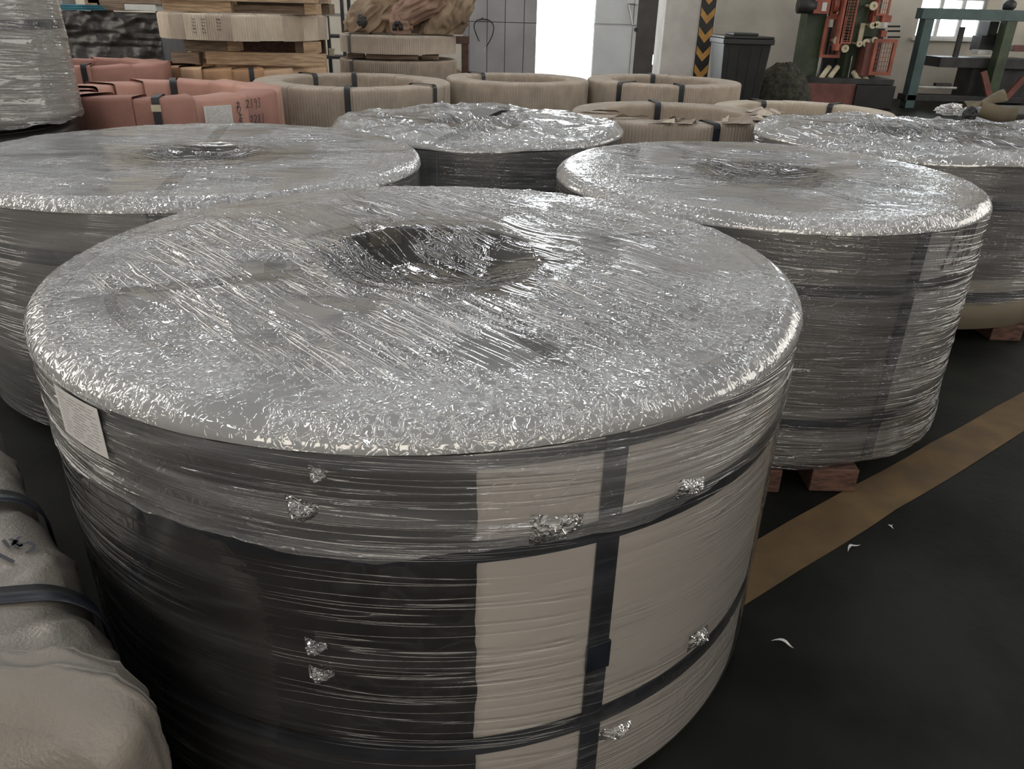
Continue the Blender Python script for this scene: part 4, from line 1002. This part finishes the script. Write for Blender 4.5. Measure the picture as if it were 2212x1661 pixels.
for xa, ya, xb, yb in ((1773, 170, 1791, 145), (1792, 168, 1809, 145), (1856, 174, 1843, 156), (1873, 175, 1859, 157)):
    p, q = at(xa, ya, YM - .25) - mo, at(xb, yb, YM - .1) - mo; MB().cyl(p, q, .042, n=16).build('feed_roller', M['cream'], m1, True)
mbx('bed_plate', 1752, 170, 1932, 182, 'dmetal', -.35, .7); mbx('base_front', 1752, 181, 1848, 206, 'redd', -.40, .3, floor=True); mbx('base_block', 1849, 185, 1933, 214, 'black', -.45, .8, floor=True)

# ================================================================== MACHINE 2 (blue-green portal by the window)
Y2 = 13.4; mo2 = np.array([at(2090, 150, Y2)[0], Y2, 0]); m2 = thing('portal_machine', 'blue-green portal machine frame in front of the bright window', 'machine', tuple(mo2))
def m2x(nm, x0, y0, x1, y1, mt, dy=0.0, dep=.2, floor=False): return mbx(nm, x0, y0, x1, y1, mt, dy, dep, m2, floor, Y2, mo2)
m2x('leg', 1982, 40, 2002, 190, 'teal', 0, .2, True); m2x('leg', 2158, 40, 2180, 190, 'green', 0, .2, True)
m2x('cross_beam', 1992, 20, 2240, 44, 'teal', -.01, .22)
lm = at(2188, 12, Y2) - mo2
lobe(lm + np.array([0, .1, .0]), (.10, .10, .085), 0, 4, .05, M['dmetal'], m2, 'motor_cap')
m2x('work_table', 2030, 126, 2240, 148, 'dmetal', .2, .7); m2x('table_body', 2098, 148, 2240, 185, 'dmetal', .3, .5, True)
m2x('gear_box', 2118, 78, 2160, 110, 'dmetal', .3, .3); m2x('gear_box', 2136, 46, 2156, 78, 'dmetal', .3, .3); m2x('paper_tray', 2112, 108, 2142, 118, 'frame', .2, .2)
m2x('red_guard', 2156, 72, 2170, 95, 'redd', .25, .2); m2x('red_guard', 2190, 98, 2240, 112, 'redd', .25, .2)
m2x('upright', 2068, 58, 2078, 126, 'dmetal', .4, .06)
for xa, ya, xb, yb in ((2124, 155, 2136, 205), (2212, 168, 2172, 212)):
    p, q = at(xa, ya, Y2 - .05) - mo2, at(xb, yb, Y2 - .05) - mo2; MB().bar(p, q, .06, .09).build('strut', M['redd'], m2)
m2x('base_rail', 1955, 208, 2240, 221, 'dmetal', .0, .3)
m2x('steel_tray', 1980, 187, 2068, 192, 'metal', .15, .4); m2x('tray_block', 2022, 180, 2056, 188, 'dmetal', .3, .1)

# ================================================================== SCRAPS
kp = atz(2118, 275, .83); kk = thing('kraft_scrap', 'curled scraps of khaki kraft paper lying on the coil at the right edge', 'paper scrap', (kp[0], kp[1], .868))
def curl(c_, L_, W_, rad_, arc, rz, tilt, nm, mtl, a00=0.0):
    n, m = 14, 22; V = []
    R3_ = Matrix.Rotation(rz, 3, 'Z') @ Matrix.Rotation(tilt, 3, 'Y')
    for off in (0, .003):
        for i in range(n):
            for j in range(m):
                f = i / (n - 1); a = a00 + arc * j / (m - 1); r = rad_ * (1 + .25 * math.sin(f * 5 + j * .3)) + off
                V.append(R3_ @ Vector(((f - .5) * L_, r * math.cos(a) * W_, r * math.sin(a))) + Vector(c_))
    F = gridF(n, m).tolist(); F += [[q + n * m for q in reversed(f)] for f in F]
    return mesh(nm, [tuple(v) for v in V], F, mtl, kk, True)
curl((.05, -.02, .035), .16, 1.0, .032, 5.0, -.35, .05, 'paper_roll', M['kraft'], .6)
curl((.04, .06, .035), .17, 1.2, .06, 2.0, -.2, -.35, 'paper_sheet', M['kraft'], .5)
lobe((-.07, .0, .02), (.03, .03, .035), 0, 6, .3, M['black'], kk, 'dark_knob')
bw_ = thing('wrapped_crate', 'black glossy wrapped pack at the right edge behind the last coil', 'crate', (at(2172, 250, 5.3)[0] + .46, 5.6, 0))
ztb = at(2195, 246, 5.3)[2]
MB().box((0, 0, ztb / 2 + .04), (.9, .6, ztb - .08)).build('pack_body', M['blackwrap'], bw_, bevel=.03)
for x_ in (-.3, .3): MB().box((x_, 0, .038), (.12, .6, .074)).build('pack_skid', M['woodd'], bw_)
fp = atz(2050, 262, .83); fs = thing('film_scrap', 'crumpled clear film scrap on the coil beside the kraft paper', 'film scrap', (fp[0], fp[1], .862))
o = lobe((0, 0, .02), (.075, .05, .028), .3, 8, .6, FT_TEAR, fs, 'film_bunch'); n_ = len(o.data.vertices); film_attrs(o, np.full(n_, .22), np.full(n_, .5), np.ones(n_))
# floor litter
for k, (x, y) in enumerate(((1845, 1187), (1930, 1140), (1690, 1395))):
    p = atz(x, y, .004); sw = ['pale curled paper shred on the floor right of the big coil', 'tiny pale chip on the floor near the ochre line', 'thin pale sliver on the dark floor below the ochre line'][k]
    t = thing('litter_scrap', sw, 'litter', (p[0], p[1], .002), 'scraps on the floor'); Vs = []
    for i in range(8):
        f = i / 7; 
        for s in (-1, 1): Vs.append((.05 * (f - .5) * (1 if k != 1 else .3), s * .004 * math.sin(f * PI) + .012 * math.sin(f * 3), .003 + .006 * abs(math.sin(f * 4))))
    o = mesh('shred', Vs, [(2 * i, 2 * i + 1, 2 * i + 3, 2 * i + 2) for i in range(7)], M['paper'], t); md = o.modifiers.new('thick', 'SOLIDIFY'); md.thickness = .001
    o.rotation_euler = (0, 0, (.5, 1.2, -.6)[k])
